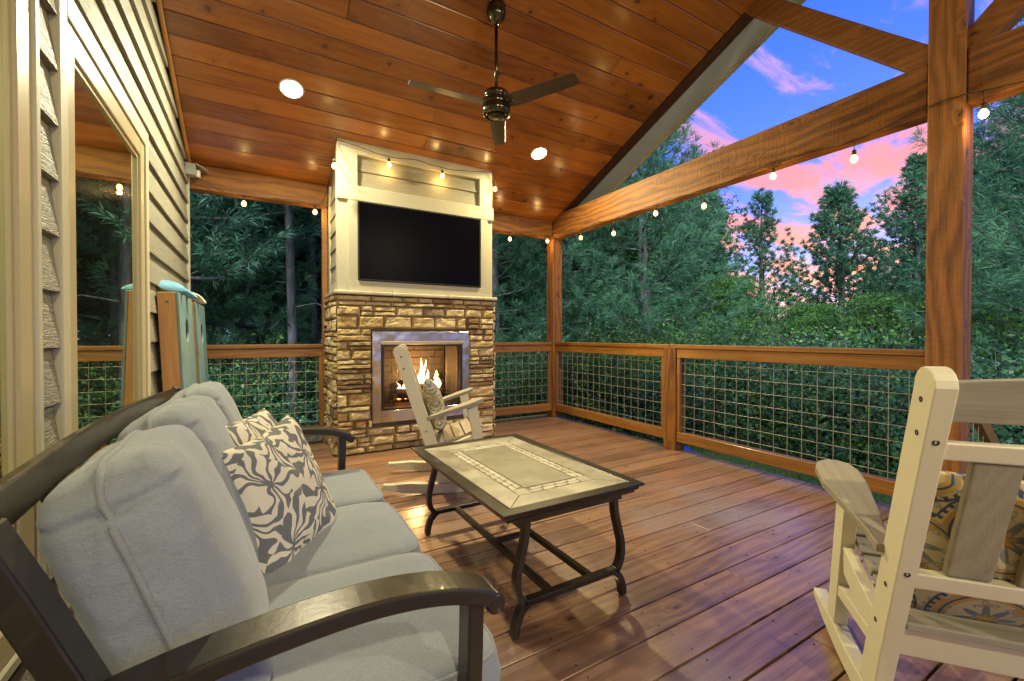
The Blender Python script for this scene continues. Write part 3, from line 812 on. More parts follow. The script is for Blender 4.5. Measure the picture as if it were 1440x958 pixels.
    for z0 in (2.475, 2.635):
        s.prism([(yfr+.028,z0),(yfr+.004,z0),(yfr+.016,z0+.166 if z0 < 2.6 else 2.80),(yfr+.028,z0+.166 if z0 < 2.6 else 2.80)], .78, 2.045, lambda a,b,h:(h,a,b))
    for sx,x in ((-1,FX0+.02),(1,FX1-.02)):
        z0 = 1.60
        while z0 < 2.55:
            s.prism([(x,z0),(x+sx*.018,z0),(x+sx*.004,z0+.166),(x,z0+.166)], FY+.10, 4.68, lambda a,b,h:(a,h,b)); z0 += .16
    fadd(s, 'lap_siding', M['siding_x'])
    t = MB()
    for x0,x1 in ((FX0,.782),(2.040,FX1)):
        t.add(*toc(x0, x1, FY-.0, yfr+.027, 1.514))
    for x0,x1 in ((FX0-.001,FX0+.019),(FX1-.019,FX1+.001)):
        t.add(*toc(x0, x1, yfr+.0275, FY+.10, 1.514)); t.box(x0, x1, 4.68, 4.76, 1.514, 2.60)
        t.box(x0, x1, FY+.1005, 4.6795, 1.514, 1.60)
    fadd(t, 'corner_trim', M['trim'])
    t = MB()
    t.box(.7825, 2.0395, FY, yfr+.027, 1.514, 1.612); t.box(.60, 2.192, FY-.018, FY-.0005, 2.345, 2.478, bev=.002); t.box(.7825, 2.0395, FY+.001, yfr+.027, 2.342, 2.474)
    t.add(*toc(.7825, 2.0395, FY+.001, yfr+.027, 2.775))
    for x0,x1 in ((.695,.7815),(2.0405,2.12)): t.box(x0, x1, FY-.016, FY-.0005, 1.514, 2.344, bev=.002)
    t.box(.695, 2.12, FY-.017, FY-.0005, 1.516, 1.610, bev=.002)
    fadd(t, 'face_trim', M['trim_h'])
M['ledge'] = _tile('ledge_cap_stone', (.40,.34,.22), (.58,.51,.36), 9.0)
M['brass'] = simple('warm_hood_lip', (.50,.42,.24), .3, .5)
def _curtain():
    t = NT('woven_mesh'); co = t.coord()
    tr = t.n('ShaderNodeBsdfTransparent'); d = t.n('ShaderNodeBsdfPrincipled', Base__Color=(.22,.18,.10,1), Roughness=.5, Metallic=.4)
    mx = t.n('ShaderNodeMixShader', Fac=.45); t.t.links.new(tr.outputs[0], mx.inputs[1]); t.t.links.new(d.outputs[0], mx.inputs[2]); t.t.links.new(mx.outputs[0], t.out.inputs[0]); return t.m
M['curtain'] = _curtain()
fireplace()
L = bpy.data.lights.new('fire_light','POINT'); L.energy = 16; L.color = (1,.5,.18); L.shadow_soft_size = .10
lo = bpy.data.objects.new('fire_light', L); COL.objects.link(lo); lo.parent = fp; lo.location = (1.40+fo[0], FY+.16+fo[1], .70)

tv = tag(empty('television', (1.405, FY, 1.61)), 'large black flat television switched off, set into the cream frame above the stone', 'television')
m = MB(); m.box(-.622,.622,-.030,.018,.006,.726, bev=.003); m.build('bezel', M['black'], tv)
m = MB(); m.box(-.614,.614,-.0325,-.0302,.016,.718); m.build('screen', M['screen'], tv)

# ------------------------------------------------------------------ lights in the ceiling
def rec_light(x, y, label, glow, col, power, far=True):
    e = tag(empty('recessed_light', (x, y, cz(y))), label, 'ceiling light', 'round recessed lights in the plank ceiling')
    th = math.atan(CM); e.rotation_euler = (th if not far else -th, 0, 0)
    m = MB(); m.lathe([(.074,-.0005),(.075,-.006),(.082,-.008),(.090,-.002),(.090,.004),(.074,.004)], 40); m.build('trim_ring', M['white'], e)
    m = MB(); m.lathe([(.0,-.004),(.073,-.004),(.073,.002),(.0,.002)], 40); m.build('lens', glow, e)
    l = bpy.data.lights.new('recessed_lamp','AREA'); l.shape = 'DISK'; l.size = .11; l.energy = power; l.color = col
    o = bpy.data.objects.new('recessed_lamp', l); COL.objects.link(o); o.parent = e; o.location = (0,0,-.012)
    return e
rec_light(.223, 3.818, 'bright white recessed light in the ceiling left of the fan', M['lampglow'], (1,.93,.62), 46)
rec_light(2.564, 3.831, 'smaller warm recessed light in the ceiling right of the fan', M['lampglow2'], (1,.84,.44), 43)
for x,nm in ((.223,'added unseen recessed light in the near slope of the ceiling, house side'),(2.564,'added unseen recessed light in the near slope of the ceiling, open side')):  # unseen pair added behind the viewer for light, mirrored from the two ahead
    rec_light(x, 2*YRIDGE-3.82, nm, M['lampglow2'], (1,.88,.55), 38, far=False)

# fan
fan = tag(empty('ceiling_fan', (1.490,2.785,0)), 'three bladed bronze ceiling fan hanging on a long rod', 'ceiling fan')
def fanb():
    m = MB(); zc_ = cz(2.785)
    m.lathe([(.0,zc_+.03),(.068,zc_+.03),(.070,zc_-.03),(.060,zc_-.07),(.030,zc_-.10),(.018,zc_-.11)], 32); m.build('canopy', M['fan_metal'], fan)
    m = MB(); m.tube([(0,0,zc_-.10),(0,0,2.86)], .0125, 16); m.build('downrod', M['fan_metal'], fan)
    m = MB(); m.lathe([(.0,2.885),(.034,2.885),(.050,2.872),(.085,2.862),(.092,2.850),(.092,2.825),(.084,2.820),(.084,2.808),(.096,2.802),(.098,2.772),(.094,2.768),(.104,2.762),(.105,2.722),(.094,2.700),(.078,2.692),(.074,2.697),(.0,2.697)], 40); m.build('motor_housing', M['fan_metal'], fan)
    m = MB(); m.lathe([(.0,2.690),(.055,2.690),(.058,2.697),(.0,2.699)], 32); m.lathe([(.0,2.685),(.022,2.685),(.024,2.690),(.0,2.6905)], 24); m.build('bottom_cap', M['black'], fan)
    th = R_(13)
    for ang in (177, 59, -62):
        m = MB(); poly = [(.085,-.040),(.085,.040),(.14,.062),(.60,.052),(.638,.046),(.632,-.046),(.60,-.052),(.14,-.062)]
        m.prism(poly, -.003, .004, lambda a,b,h: (a,b,h))
        b = m.build('blade', M['fan_blade'], fan); bevel(b, .0015, 1)
        b.location = (0,0,2.768); b.rotation_euler = Matrix.Rotation(R_(ang),3,'Z').to_euler()
        b.matrix_local = Matrix.Translation((0,0,2.772)) @ Matrix.Rotation(R_(ang),4,'Z') @ Matrix.Rotation(-th,4,'X')
        s = MB()
        for px,py in ((.11,.022),(.11,-.022),(.145,0)): s.lathe([(.0,-.007),(.006,-.006),(.007,-.003)], 10, (px,py,0))
        s.build('screw', M['bolt'], b)
    m = MB(); m.tube([(.02,.05,2.70),(.02,.05,2.60),(.021,.05,2.47)], .0014, 5); m.lathe([(.0,0),(.005,.004),(.004,.02),(.0,.024)], 8, (.021,.05,2.448)); m.build('pull_chain', M['fan_metal'], fan)
fanb()

# string lights
st = tag(empty('string_lights', (3.39, 2.5, 2.42)), 'string of small warm bulbs looping along beams and across the chimney', 'string lights')
so = Vector((-3.39,-2.5,-2.42))
BUL = [(-.125,4.75,2.335),(.481,4.75,2.345),(.56,4.012,2.572),(1.06,4.13,2.722),(1.594,4.13,2.713),(2.20,4.14,2.69),(2.736,4.75,2.329),(3.305,4.735,2.363),(3.40,4.16,2.305),(3.40,3.591,2.242),(3.40,3.001,2.320),(3.40,2.459,2.252),(3.40,1.864,2.327),(3.40,1.341,2.274),(3.395,.748,2.308)]
HANG = [(-.125,4.75,2.41),(.481,4.75,2.42),(.575,4.012,2.66),(1.06,4.145,2.80),(1.594,4.145,2.80),(2.20,4.15,2.80),(2.736,4.75,2.42),(3.305,4.735,2.44),(3.405,4.16,2.40),(3.405,3.591,2.39),(3.405,3.001,2.39),(3.405,2.459,2.385),(3.405,1.864,2.43),(3.40,1.341,2.39),(3.385,.748,2.425)]
def strings():
    route = [(-.49,4.70,2.50),(-.40,4.72,2.47),(-.29,4.74,2.415)] + [HANG[0],(.15,4.755,2.425),(.30,4.75,2.432),HANG[1],(.55,4.70,2.45),(.585,4.55,2.60),(.585,4.30,2.70),HANG[2],(.590,4.148,2.83),(.62,4.148,2.852),(.766,4.148,2.84),HANG[3],(1.33,4.148,2.825),HANG[4],(1.829,4.148,2.815),(2.16,4.148,2.86),HANG[5],(2.215,4.45,2.70),(2.30,4.74,2.47),(2.5,4.75,2.43),HANG[6],(3.0,4.75,2.44),(3.2,4.74,2.43),HANG[7],(3.385,4.70,2.44),(3.405,4.5,2.455)] + [HANG[8],(3.408,3.88,2.43),HANG[9],(3.408,3.3,2.41),HANG[10],(3.41,2.72,2.41),HANG[11],(3.41,2.15,2.405),HANG[12],(3.41,1.60,2.42),HANG[13],(3.39,1.05,2.435),(3.388,.90,2.447),(3.388,.80,2.440),HANG[14],(3.41,.45,2.405),(3.41,.1,2.43),(3.41,-.6,2.40),(3.41,-1.6,2.42)]
    # catmull-rom smooth
    pts = []; Rt = [Vector(p) for p in route]
    for i in range(len(Rt)-1):
        p0 = Rt[max(i-1,0)]; p1 = Rt[i]; p2 = Rt[i+1]; p3 = Rt[min(i+2,len(Rt)-1)]
        n = 4 if (p2-p1).length > .12 else 2
        for k in range(n):
            t = k/n; q = .5*((2*p1)+(p2-p0)*t+(2*p0-5*p1+4*p2-p3)*t*t+(3*p1-p0-3*p2+p3)*t**3)
            pts.append(q - Vector((0,0,.004*math.sin(math.pi*t))))
    pts.append(Rt[-1])
    m = MB(); m.tube([p+so for p in pts], .0032, 6); m.build('cable', M['cable'], st)
    for i,(b,h) in enumerate(zip(BUL, HANG)):
        b = Vector(b); h = Vector(h); z = b.z
        m = MB(); m.lathe([(.0,-.031),(.010,-.028),(.0195,-.016),(.021,-.003),(.016,.010),(.0095,.020),(.008,.024)], 14); o = m.build('bulb', M['bulb'], st); o.location = b+so
        l = bpy.data.lights.new('bulb_lamp','POINT'); l.energy = .95; l.color = (1,.62,.20); l.shadow_soft_size = .014
        lo = bpy.data.objects.new('bulb_lamp', l); COL.objects.link(lo); lo.parent = o; lo.location = (0,0,-.048)
        m = MB(); m.tube([(0,0,.052),(h.x-b.x,h.y-b.y,h.z-b.z)], .0025, 6); m.lathe([(.0,.020),(.0125,.020),(.013,.045),(.009,.054),(.0,.056)], 12); m.build('socket', M['cable'], o)


strings()
ob = tag(empty('outlet_box', (-.535,4.70,2.55)), 'small grey outdoor outlet box high at the end of the house wall', 'outlet box')
m = MB(); m.box(-.02,.055,-.05,.05,-.05,.05, bev=.004); m.build('box_body', M['box_grey'], ob)
m = MB(); m.prism([(.056,.046),(.14,.005),(.142,.009),(.06,.055)], -.05, .05, lambda a,b,h:(a,h,b)); m.build('cover_flap', M['box_grey'], ob)
m = MB(); m.box(.057,.085,-.02,.02,-.055,.005, bev=.003); m.build('plug', M['white'], ob)
# ------------------------------------------------------------------ soft goods
def cube_grid(n):
    V = {}; L_ = []; F = []
    def vid(p):
        k = tuple(round(c*1000) for c in p)
        if k not in V: V[k] = len(L_); L_.append(p)
        return V[k]
    for ax in range(3):
        for s in (-1,1):
            for i in range(n):
                for j in range(n):
                    q = []
                    for di,dj in ((0,0),(1,0),(1,1),(0,1)):
                        a = -1+2*(i+di)/n; b = -1+2*(j+dj)/n
                        p = [0,0,0]; p[ax] = s; p[(ax+1)%3] = a; p[(ax+2)%3] = b; q.append(vid(tuple(p)))
                    F.append(tuple(q) if s > 0 else tuple(q[::-1]))
    return L_, F
def ridged(v): return 1-abs(mnoise.noise(v))*2
def cushion(hx, hy, hz, k=5.0, bulge=.18, wr=.004, seed=0, n=30, darts=False):
    """rounded, stuffed block; x = thickness. returns the mesh and the seam line at mid thickness"""
    def surf(p):
        nn = (abs(p[0])**k+abs(p[1])**k+abs(p[2])**k)**(1/k); q = [c/nn for c in p]
        f = (1-q[1]**2)*(1-q[2]**2)
        e = max(abs(q[1]), abs(q[2]))
        sw = 1 + .04*(1-abs(q[0]))*max(0, (e-.7)/.3)
        x = q[0]*hx*(1+bulge*f); y = q[1]*hy*sw; z = q[2]*hz*sw
        w = ridged(Vector((q[0]*2.2+seed, y*5+seed*1.7, z*13)))*max(0, e-.35)*1.5
        w += ridged(Vector((q[0]*1.5+seed*2, y*9+z*6, z*22-y*4)))*max(0, e-.5)*.5
        w2 = mnoise.noise(Vector((x*8+seed, y*7, z*7)))
        d = wr*w + wr*1.2*w2
        if darts and abs(q[1]) > .6:      # gathered fold sewn across each top corner
            g = math.exp(-((q[2]-.76-.05*abs(q[0]))/.028)**2)*min(1,(abs(q[1])-.6)/.25)*min(1, 1.25-abs(q[0]))
            d -= .017*max(0,g); g2 = math.exp(-((q[2]-.83)/.05)**2)*min(1,(abs(q[1])-.6)/.3); d += .004*g2
        nrm = Vector((q[0]/hx if e < .98 else q[0]*.3/hx, q[1]*e**3/hy, q[2]*e**3/hz)).normalized()
        return Vector((x,y,z)) + nrm*d
    V, F = cube_grid(n); m = MB(); m.add([tuple(surf(p)) for p in V], F, True)
    def seam(x0):
        pts = []
        for i in range(97):
            an = 2*math.pi*i/96; c, s = math.cos(an), math.sin(an); r = 1/max(abs(c),abs(s)); p = surf((x0, c*r, s*r)); pts.append(p)
        return pts
    return m, seam
def loop(hy, hz, k, x=0.0, n=72, grow=1.035, sag=0.0):
    pts = []
    for i in range(n+1):
        a = 2*math.pi*i/n; c, s = math.cos(a), math.sin(a); r = (abs(c)**k+abs(s)**k)**(-1/k)
        pts.append((x, c*r*hy*grow, s*r*hz*grow))
    return pts
def throw(a, T, seed=0, n=34, wr=.006, slump=0.0):
    m = MB()
    for sgn in (1,-1):
        P = []
        for i in range(n+1):
            row = []
            for j in range(n+1):
                u = -1+2*i/n; v = -1+2*j/n
                x = a*u*(1-.085*math.cos(v*math.pi/2)); y = a*v*(1-.085*math.cos(u*math.pi/2))
                h = T*((1-u*u)*(1-v*v))**.40
                w = ridged(Vector((x*7+seed, y*7, seed)))*wr*(abs(u*v)+.25)*min(1, h/.02)
                w += mnoise.noise(Vector((x*16+seed, y*16, seed*3)))*wr*.5*min(1, h/.02)
                z = sgn*(h*(1+.12*mnoise.noise(Vector((u*1.3+seed, v*1.3, 1)))) + w) + slump*(v*v)*.5 + .012*math.sin(u*2+seed)*v
                row.append((x,y,z))
            P.append(row)
        m.grid(P)
    return m

# ------------------------------------------------------------------ sofa
sofa = tag(empty('sofa', (.05,1.53,0)), 'three seat outdoor sofa with bronze metal frame and light grey cushions against the house wall', 'sofa')
def sadd(m, nm, mt, parent=None, fix=True):
    o = m.build(nm, mt, parent or sofa, fixn=fix)
    if parent is None: o.location = (-.05,-1.53,0)
    return o
def sofa_build():
    Y0, Y1 = .735, 2.295
    def path(y, pts): return [(x,y,z) for x,z in pts]
    arm = [(-.30,.580),(-.22,.602),(-.14,.620),(-.05,.634),(.05,.643),(.14,.646),(.22,.641),(.29,.629),(.35,.610),(.385,.594)]
    for y in (Y0+.025, Y1):
        m = MB(); m.ribbon(curve(path(y, arm), 4), .078, .030, (0,1,0)); m.tube([(.388,y-.039,.586),(.388,y+.039,.586)], .0205, 14)
        o = sadd(m, 'armrest', M['bronze']); bevel(o, .006, 3)
        m = MB(); m.ribbon(path(y, [(.352,.600),(.350,.50),(.346,.40),(.345,.25),(.352,.10),(.368,0)]), .050, .032, (0,1,0)); o = sadd(m, 'leg', M['bronze']); bevel(o, .004, 2)
        yl = y+.028 if y < 1 else y; dx = .014 if y < 1 else 0
        m = MB(); m.ribbon([(x+dx,yl,z) for x,z in [(-.318,.858),(-.280,.77),(-.240,.67),(-.200,.57),(-.170,.48),(-.160,.36),(-.175,.18),(-.215,0)]], .060, .036, (0,1,0)); o = sadd(m, 'rear_leg', M['bronze']); bevel(o, .004, 2)
        m = MB(); m.ribbon([(-.18,y,.27),(.345,y,.27)], .034, .05, (0,1,0)); o = sadd(m, 'side_rail', M['bronze']); bevel(o, .004, 2)
    # crowned top rail of the back
    m = MB(); pts = [(-.322-.02*math.sin(math.pi*t), Y0-.01+(Y1-Y0+.05)*t, .846+.018*math.sin(math.pi*t)) for t in [i/16 for i in range(17)]]
    m.ribbon(pts, .055, .034, (.33,0,-.94)); m.tube([(-.337,Y1+.045,.823),(-.309,Y1+.045,.876)], .020, 12)
    o = sadd(m, 'back_rail', M['bronze']); bevel(o, .005, 2)
    m = MB(); m.ribbon([(-.200,Y0,.47),(-.200,Y1,.47)], .05, .03, (.33,0,-.94)); sadd(m, 'lower_back_rail', M['bronze'])
    for y in (1.05,1.30,1.55,1.80,2.05):
        m = MB(); m.ribbon([(-.322,y,.83),(-.19,y,.48)], .03, .012, (0,1,0)); sadd(m, 'back_slat', M['bronze'])
    for x in (.33,-.15):
        m = MB(); m.ribbon([(x,Y0+.04,.262),(x,Y1-.02,.262)], .03, .055, (1,0,0)); o = sadd(m, 'front_rail' if x > 0 else 'back_seat_rail', M['bronze'])
    # seat cushions
    for i,(a,b) in enumerate(((.785,1.306),(1.310,1.776),(1.780,2.262))):
        hy = (b-a)/2; hx = .325
        m, seam = cushion(.072, hy, hx, k=9, bulge=.16, wr=.0022, seed=i*3+1, n=34)
        # x is thickness -> rotate so thickness is vertical
        Mx = Matrix.Translation((.118,(a+b)/2,.372)) @ Matrix(((0,0,1,0),(0,1,0,0),(-1,0,0,0),(0,0,0,1)))
        m.v = [tuple(Mx @ Vector(v)) for v in m.v]
        c = sadd(m, 'seat_cushion', M['cushion'])
        for dz in (.80,-.80):
            p = MB(); p.tube([Mx @ Vector(q) for q in seam(dz)], .0048, 8, False); p.build('piping', M['piping'], c)
    # back cushions
    lean = R_(19)
    for i,(yc,hy,xo,zo,tw) in enumerate(((1.056,.208,-.140,.655,2),(1.548,.245,-.150,.660,-2),(2.030,.235,-.145,.660,1))):
        m, seam = cushion(.092, hy, .245, k=6.0, bulge=.22, wr=.0034, seed=i*7+2, n=64, darts=True)
        Mx = Matrix.Translation((xo,yc,zo)) @ Matrix.Rotation(R_(tw),4,'Z') @ Matrix.Rotation(-lean,4,'Y')
        m.v = [tuple(Mx @ Vector(v)) for v in m.v]
        c = sadd(m, 'back_cushion', M['cushion'])
        p = MB(); p.tube([Mx @ Vector(q) for q in seam(0.0)], .0060, 8, False); p.build('piping', M['piping'], c)
sofa_build()
def place(o, M_): o.matrix_world = M_
def basis(c, ux, uy, uz=None):
    ux = Vector(ux).normalized(); uy = Vector(uy); uy = (uy - ux*uy.dot(ux)).normalized(); uz = ux.cross(uy)
    return Matrix(((ux.x,uy.x,uz.x,c[0]),(ux.y,uy.y,uz.y,c[1]),(ux.z,uy.z,uz.z,c[2]),(0,0,0,1)))
m = throw(.225, .085, 3, wr=.010); o = m.build('throw_pillow', M['zebra'])
tag(o, 'front grey and cream leaf print pillow standing on the middle sofa seat', 'pillow', 'leaf print pillows on the sofa')
PILA = o
m = throw(.215, .075, 9, wr=.010); o2 = m.build('throw_pillow', M['zebra'])
tag(o2, 'leaf print pillow tucked behind the front one, against the sofa back', 'pillow', 'leaf print pillows on the sofa')
PILB = o2
place(PILA, basis((.055,1.56,.585), (-.35,-.62,-.05) , (-.28,.18,1)))
place(PILB, basis((.00,1.73,.622), (-.30,-.70,.02), (-.35,.10,1)))

# ------------------------------------------------------------------ coffee table
tb = tag(empty('coffee_table', (1.058,1.815,0)), 'rectangular coffee table with travertine mosaic top and curved bronze legs', 'table')
def tadd(m, nm, mt, bw=0, fix=True):
    o = m.build(nm, mt, tb, fixn=fix)
    if bw: bevel(o, bw, 2)
    return o
def table():
    hx, hy, zt = .340, .530, .480
    # stepped frame edge
    prof = [(0,0),(-.002,-.010),(-.016,-.016),(-.018,-.028),(-.030,-.036),(-.030,-.044),(-.062,-.044),(-.062,-.004),(-.045,0)]
    m = MB(); V = []; n = len(prof)
    for sx,sy in ((-1,-1),(1,-1),(1,1),(-1,1)):
        for a,b in prof: V.append((sx*(hx+a), sy*(hy+a), zt+b))
    F = [(i*n+k, ((i+1)%4)*n+k, ((i+1)%4)*n+(k+1)%n, i*n+(k+1)%n) for i in range(4) for k in range(n)]
    m.add(V, F); tadd(m, 'frame', M['bronze'], .0018)
    ix, iy = hx-.046, hy-.046; z = zt-.003
    m = MB(); m.box(-ix,ix,-iy,iy,z-.02,z-.0032); tadd(m, 'grout_bed', M['grout'])
    m = MB(); g = .0016; w1 = .105    # outer border tiles, mitred at the corners, split mid side
    def quad(p): m.prism([tuple(q) for q in p], z-.010, z, lambda a,b,h:(a,b,h))
    ox, oy = ix-w1, iy-w1
    def side(pts_o, pts_i, cuts):
        for c0,c1 in zip(cuts, cuts[1:]):
            lo = lambda P,t: (P[0][0]+(P[1][0]-P[0][0])*t, P[0][1]+(P[1][1]-P[0][1])*t)
            quad([lo(pts_o,c0), lo(pts_o,c1), lo(pts_i,c1), lo(pts_i,c0)])
    e = g
    side([(-ix+e,-iy),(ix-e,-iy)], [(-ox+e,-oy-e),(ox-e,-oy-e)], [0,.55,1]); side([(-ix+e,iy),(ix-e,iy)], [(-ox+e,oy+e),(ox-e,oy+e)], [0,.45,1])
    side([(-ix,-iy+e),(-ix,iy-e)], [(-ox-e,-oy+e),(-ox-e,oy-e)], [0,.5,1]); side([(ix,-iy+e),(ix,iy-e)], [(ox+e,-oy+e),(ox+e,oy-e)], [0,.5,1])
    # corner squares of the inner frame
    w2 = .062; cx_, cy_ = ox-w2, oy-w2
    for sx in (-1,1):
        for sy in (-1,1):
            x0,x1 = sorted((sx*(cx_+g), sx*(ox-g))); y0,y1 = sorted((sy*(cy_+g), sy*(oy-g))); quad([(x0,y0),(x1,y0),(x1,y1),(x0,y1)])
    o = tadd(m, 'border_tiles', M['tile'], .0008)
    m = MB(); quad([(-cx_+g,-cy_+g),(cx_-g,-cy_+g),(cx_-g,cy_-g),(-cx_+g,cy_-g)]); tadd(m, 'centre_tile', M['tile_mid'], .0008)
    m = MB(); r = random.Random(5)     # twisted-rope mosaic between the corner squares
    def rope(along, c, L_, sgn):
        nseg = max(4, int(2*L_/.052)); d = 2*L_/nseg
        for i in range(nseg):
            t0 = -L_+i*d+.001
            for row in (0,1):
                poly = []; c0 = c + sgn*(.004 + row*.026); 
                pts = [(0,.003),(.3,.0),(.75,.002),(1.12,.012),(1.2,.020),(.92,.024),(.5,.0225),(.12,.023),(-.02,.014)]
                for a,b in pts:
                    ta = t0+(a*.84+ (.25 if row else 0))*d; ta = max(-L_+.0008, min(L_-.0008, ta)); off = c0+sgn*b
                    poly.append((ta, off) if along == 'x' else (off, ta))
                quad(poly)
    rope('x', -oy+.001, cx_, 1); rope('x', oy-.001, cx_, -1); rope('y', -ox+.001, cy_, 1); rope('y', ox-.001, cy_, -1)
    tadd(m, 'rope_mosaic', M['mosaic'], .0006)
    # curved legs
    for sx in (-1,1):
        for sy in (-1,1):
            x0 = sx*.262; y = sy*.472
            prof = [(.290,.436),(.268,.40),(.243,.34),(.228,.28),(.224,.22),(.228,.165),(.212,.125)]
            side_ = [(sx*(.232+.0*z), y, z) for z in ()]
            pts = [(sx*.215,y,.436),(sx*.222,y,.36),(sx*.240,y,.29),(sx*.255,y,.23),(sx*.256,y,.18),(sx*.244,y,.140),(sx*.222,y,.112)]
            m = MB(); m.ribbon(curve(pts, 4), .034, .026, (0,1,0))
            m.ribbon(curve([(sx*.205,y,.122),(sx*.228,y,.104),(sx*.250,y,.075),(sx*.262,y,.040),(sx*.266,y,.006)], 3), .033, .028, (0,1,0))
            m.lathe([(.0,0),(.011,0),(.011,.008),(.0,.008)], 12, (sx*.264,y,0))
            tadd(m, 'leg', M['bronze'], .003)
    for sy in (-1,1):
        m = MB(); m.ribbon([(-.232,sy*.472,.118),(.232,sy*.472,.118)], .034, .024, (0,1,0)); tadd(m, 'end_stretcher', M['bronze'], .003)
        m = MB(); m.ribbon([(-.25,sy*.472,.425),(.25,sy*.472,.425)], .03, .022, (0,1,0)); tadd(m, 'apron', M['bronze'], .002)
    for sx in (-1,1):
        m = MB(); m.ribbon([(sx*.10,-.456,.118),(sx*.10,.456,.118)], .026, .024, (1,0,0)); tadd(m, 'long_stretcher', M['bronze'], .002)
    m = MB(); m.ribbon([(-.088,.0,.118),(.088,.0,.118)], .026, .020, (0,1,0)); tadd(m, 'cross_bar', M['bronze'], .002)
table()

# ------------------------------------------------------------------ rocking chairs (local x = forward, y = left, z = up)
def rocking_chair(label):
    e = tag(empty('rocking_chair'), label, 'rocking chair', 'white rocking chairs')
    HW = .285
    def rear(z): return .04 + .328*(1.04-z)
    def add(m, nm, mt, bw=.003):
        o = m.build(nm, mt, e)
        if bw: bevel(o, bw, 3)
        return o
    for s in (1,-1):
        y0, y1 = sorted((s*HW, s*(HW-.042)))
        # back post with rounded top
        poly = []; z0 = .075
        poly += [(rear(z0), z0), (rear(z0)+.090, z0), (rear(.985)+.088, .985)]
        for k in range(1,8):
            a = math.pi*k/8; cx = rear(.985)+.044; poly.append((cx+.044*math.cos(a), .985+.046*math.sin(a)))
        poly.append((rear(.985), .985))
        m = MB(); m.prism(poly, y0, y1, lambda a,b,h:(a,h,b)); p = add(m, 'back_post', M['cream'])
        b = MB()
        for z,dx in ((.955,.045),(.875,.035),(.44,.040),(.31,.055)):
            Mx = Matrix.Translation((rear(z)+dx, s*(HW+.0008), z)) @ Matrix.Rotation(R_(90)*-s,4,'X')
            b.lathe([(.0,-.004),(.0065,-.004),(.0068,.0006),(.003,.0006),(.0028,-.002),(.0,-.002)], 12, M=Mx)
        for z in (.50,.86):
            Mx = Matrix.Translation((rear(z)-.0008, s*(HW-.021), z)) @ Matrix.Rotation(R_(-90),4,'Y')
            b.lathe([(.0,-.004),(.0065,-.004),(.0068,.0006),(.003,.0006),(.0028,-.002),(.0,-.002)], 12, M=Mx)
        b.build('bolt_head', M['screw'], p)
        # front post
        y0, y1 = sorted((s*(HW+.0), s*(HW-.040)))
        m = MB(); m.prism([(.660,.095),(.730,.095),(.625,.640),(.555,.622)], y0, y1, lambda a,b,h:(a,h,b)); add(m, 'front_post', M['cream'])
        # arm: broad rounded paddle in front, narrow behind
        m = MB(); cyy = s*(HW+.008)
        outl = [(-.165,-.030),(-.10,-.036),(.02,-.052),(.12,-.064),(.19,-.062),(.225,-.045),(.240,-.015),(.240,.015),(.225,.045),(.19,.060),(.10,.060),(0,.036),(-.10,.014),(-.165,.008)]
        slope = math.atan(.33)
        Mx = Matrix.Translation((.445, cyy, .579)) @ Matrix.Rotation(-slope,4,'Y')
        m.prism([(a, b*s) for a,b in outl], -.013, .013, lambda a,b,h:(a,b,h)); 
        o = m.build('armrest', M['drift'], e); o.matrix_local = Mx; bevel(o, .005, 3)
        # rocker
        m = MB(); top = []; bot = []
        for k in range(25):
            t = k/24; x = -.02+.915*t; d = (x-.47); zb = (.20 if d < 0 else .34)*d*d; zb += .30*max(0, abs(d)-.30)**2
            h = .068*min(1, (.40+ 3.2*min(t,1-t)))
            bot.append((x, zb)); top.append((x+ (.012 if t < .1 else 0), zb+h*1.0))
        y0, y1 = sorted((s*(HW-.001), s*(HW-.046)))
        m.prism(bot+top[::-1], y0, y1, lambda a,b,h:(a,h,b)); add(m, 'rocker', M['cream'])
        # side stretcher and seat rail
        y0, y1 = sorted((s*(HW-.003), s*(HW-.038)))
        m = MB(); m.prism([(rear(.21)+.02,.215),(.660,.205),(.650,.245),(rear(.26)+.02,.255)], y0, y1, lambda a,b,h:(a,h,b)); add(m, 'side_stretcher', M['cream'])
        m = MB(); m.prism([(rear(.26)+.01,.255),(.50,.275),(.585,.310),(.590,.395),(.53,.372),(.46,.350),(.36,.325),(rear(.33)+.01,.325)], y0, y1, lambda a,b,h:(a,h,b)); add(m, 'seat_rail', M['cream'])
    IN = HW-.043
    def cross(nm, mt, z0, z1, dx, t, hw=IN, bow=0.0, bw=.005):
        """horizontal board between the back posts following the lean"""
        m = MB(); n = 8
        for k in range(n):
            a0 = -hw+2*hw*k/n; a1 = -hw+2*hw*(k+1)/n
        P = []
        for k in range(n+1):
            y = -hw+2*hw*k/n; bo = bow*math.cos(y/hw*math.pi/2)
            for (z,d) in ((z0,dx),(z0,dx+t),(z1,dx+t),(z1,dx)): P.append((rear(z)+d-bo*0, y, z + (bo if z == z1 else 0)))
        F = [(k*4+a, k*4+(a+1)%4, (k+1)*4+(a+1)%4, (k+1)*4+a) for k in range(n) for a in range(4)] + [(3,2,1,0),(n*4,n*4+1,n*4+2,n*4+3)]
        m.add(P, F); return add(m, nm, mt, bw)
    cross('head_rail', M['drift_y'], .905, 1.000, .030, .028, bow=.012)
    cross('upper_back_rail', M['cream'], .815, .858, .012, .040)
    cross('lower_back_rail', M['cream'], .455, .500, .012, .040)
    for yy in (-.135,0,.135):
        m = MB(); m.prism([(rear(.50)+.020,.501),(rear(.50)+.044,.501),(rear(.815)+.044,.814),(rear(.815)+.020,.814)], yy-.044, yy+.044, lambda a,b,h:(a,h,b)); add(m, 'back_slat', M['drift_z'], .006)
    cross('seat_back_rail', M['cream'], .235, .325, .012, .032)
    pts = [(.300,.338),(.372,.338),(.444,.352),(.516,.374),(.588,.402),(.652,.434)]
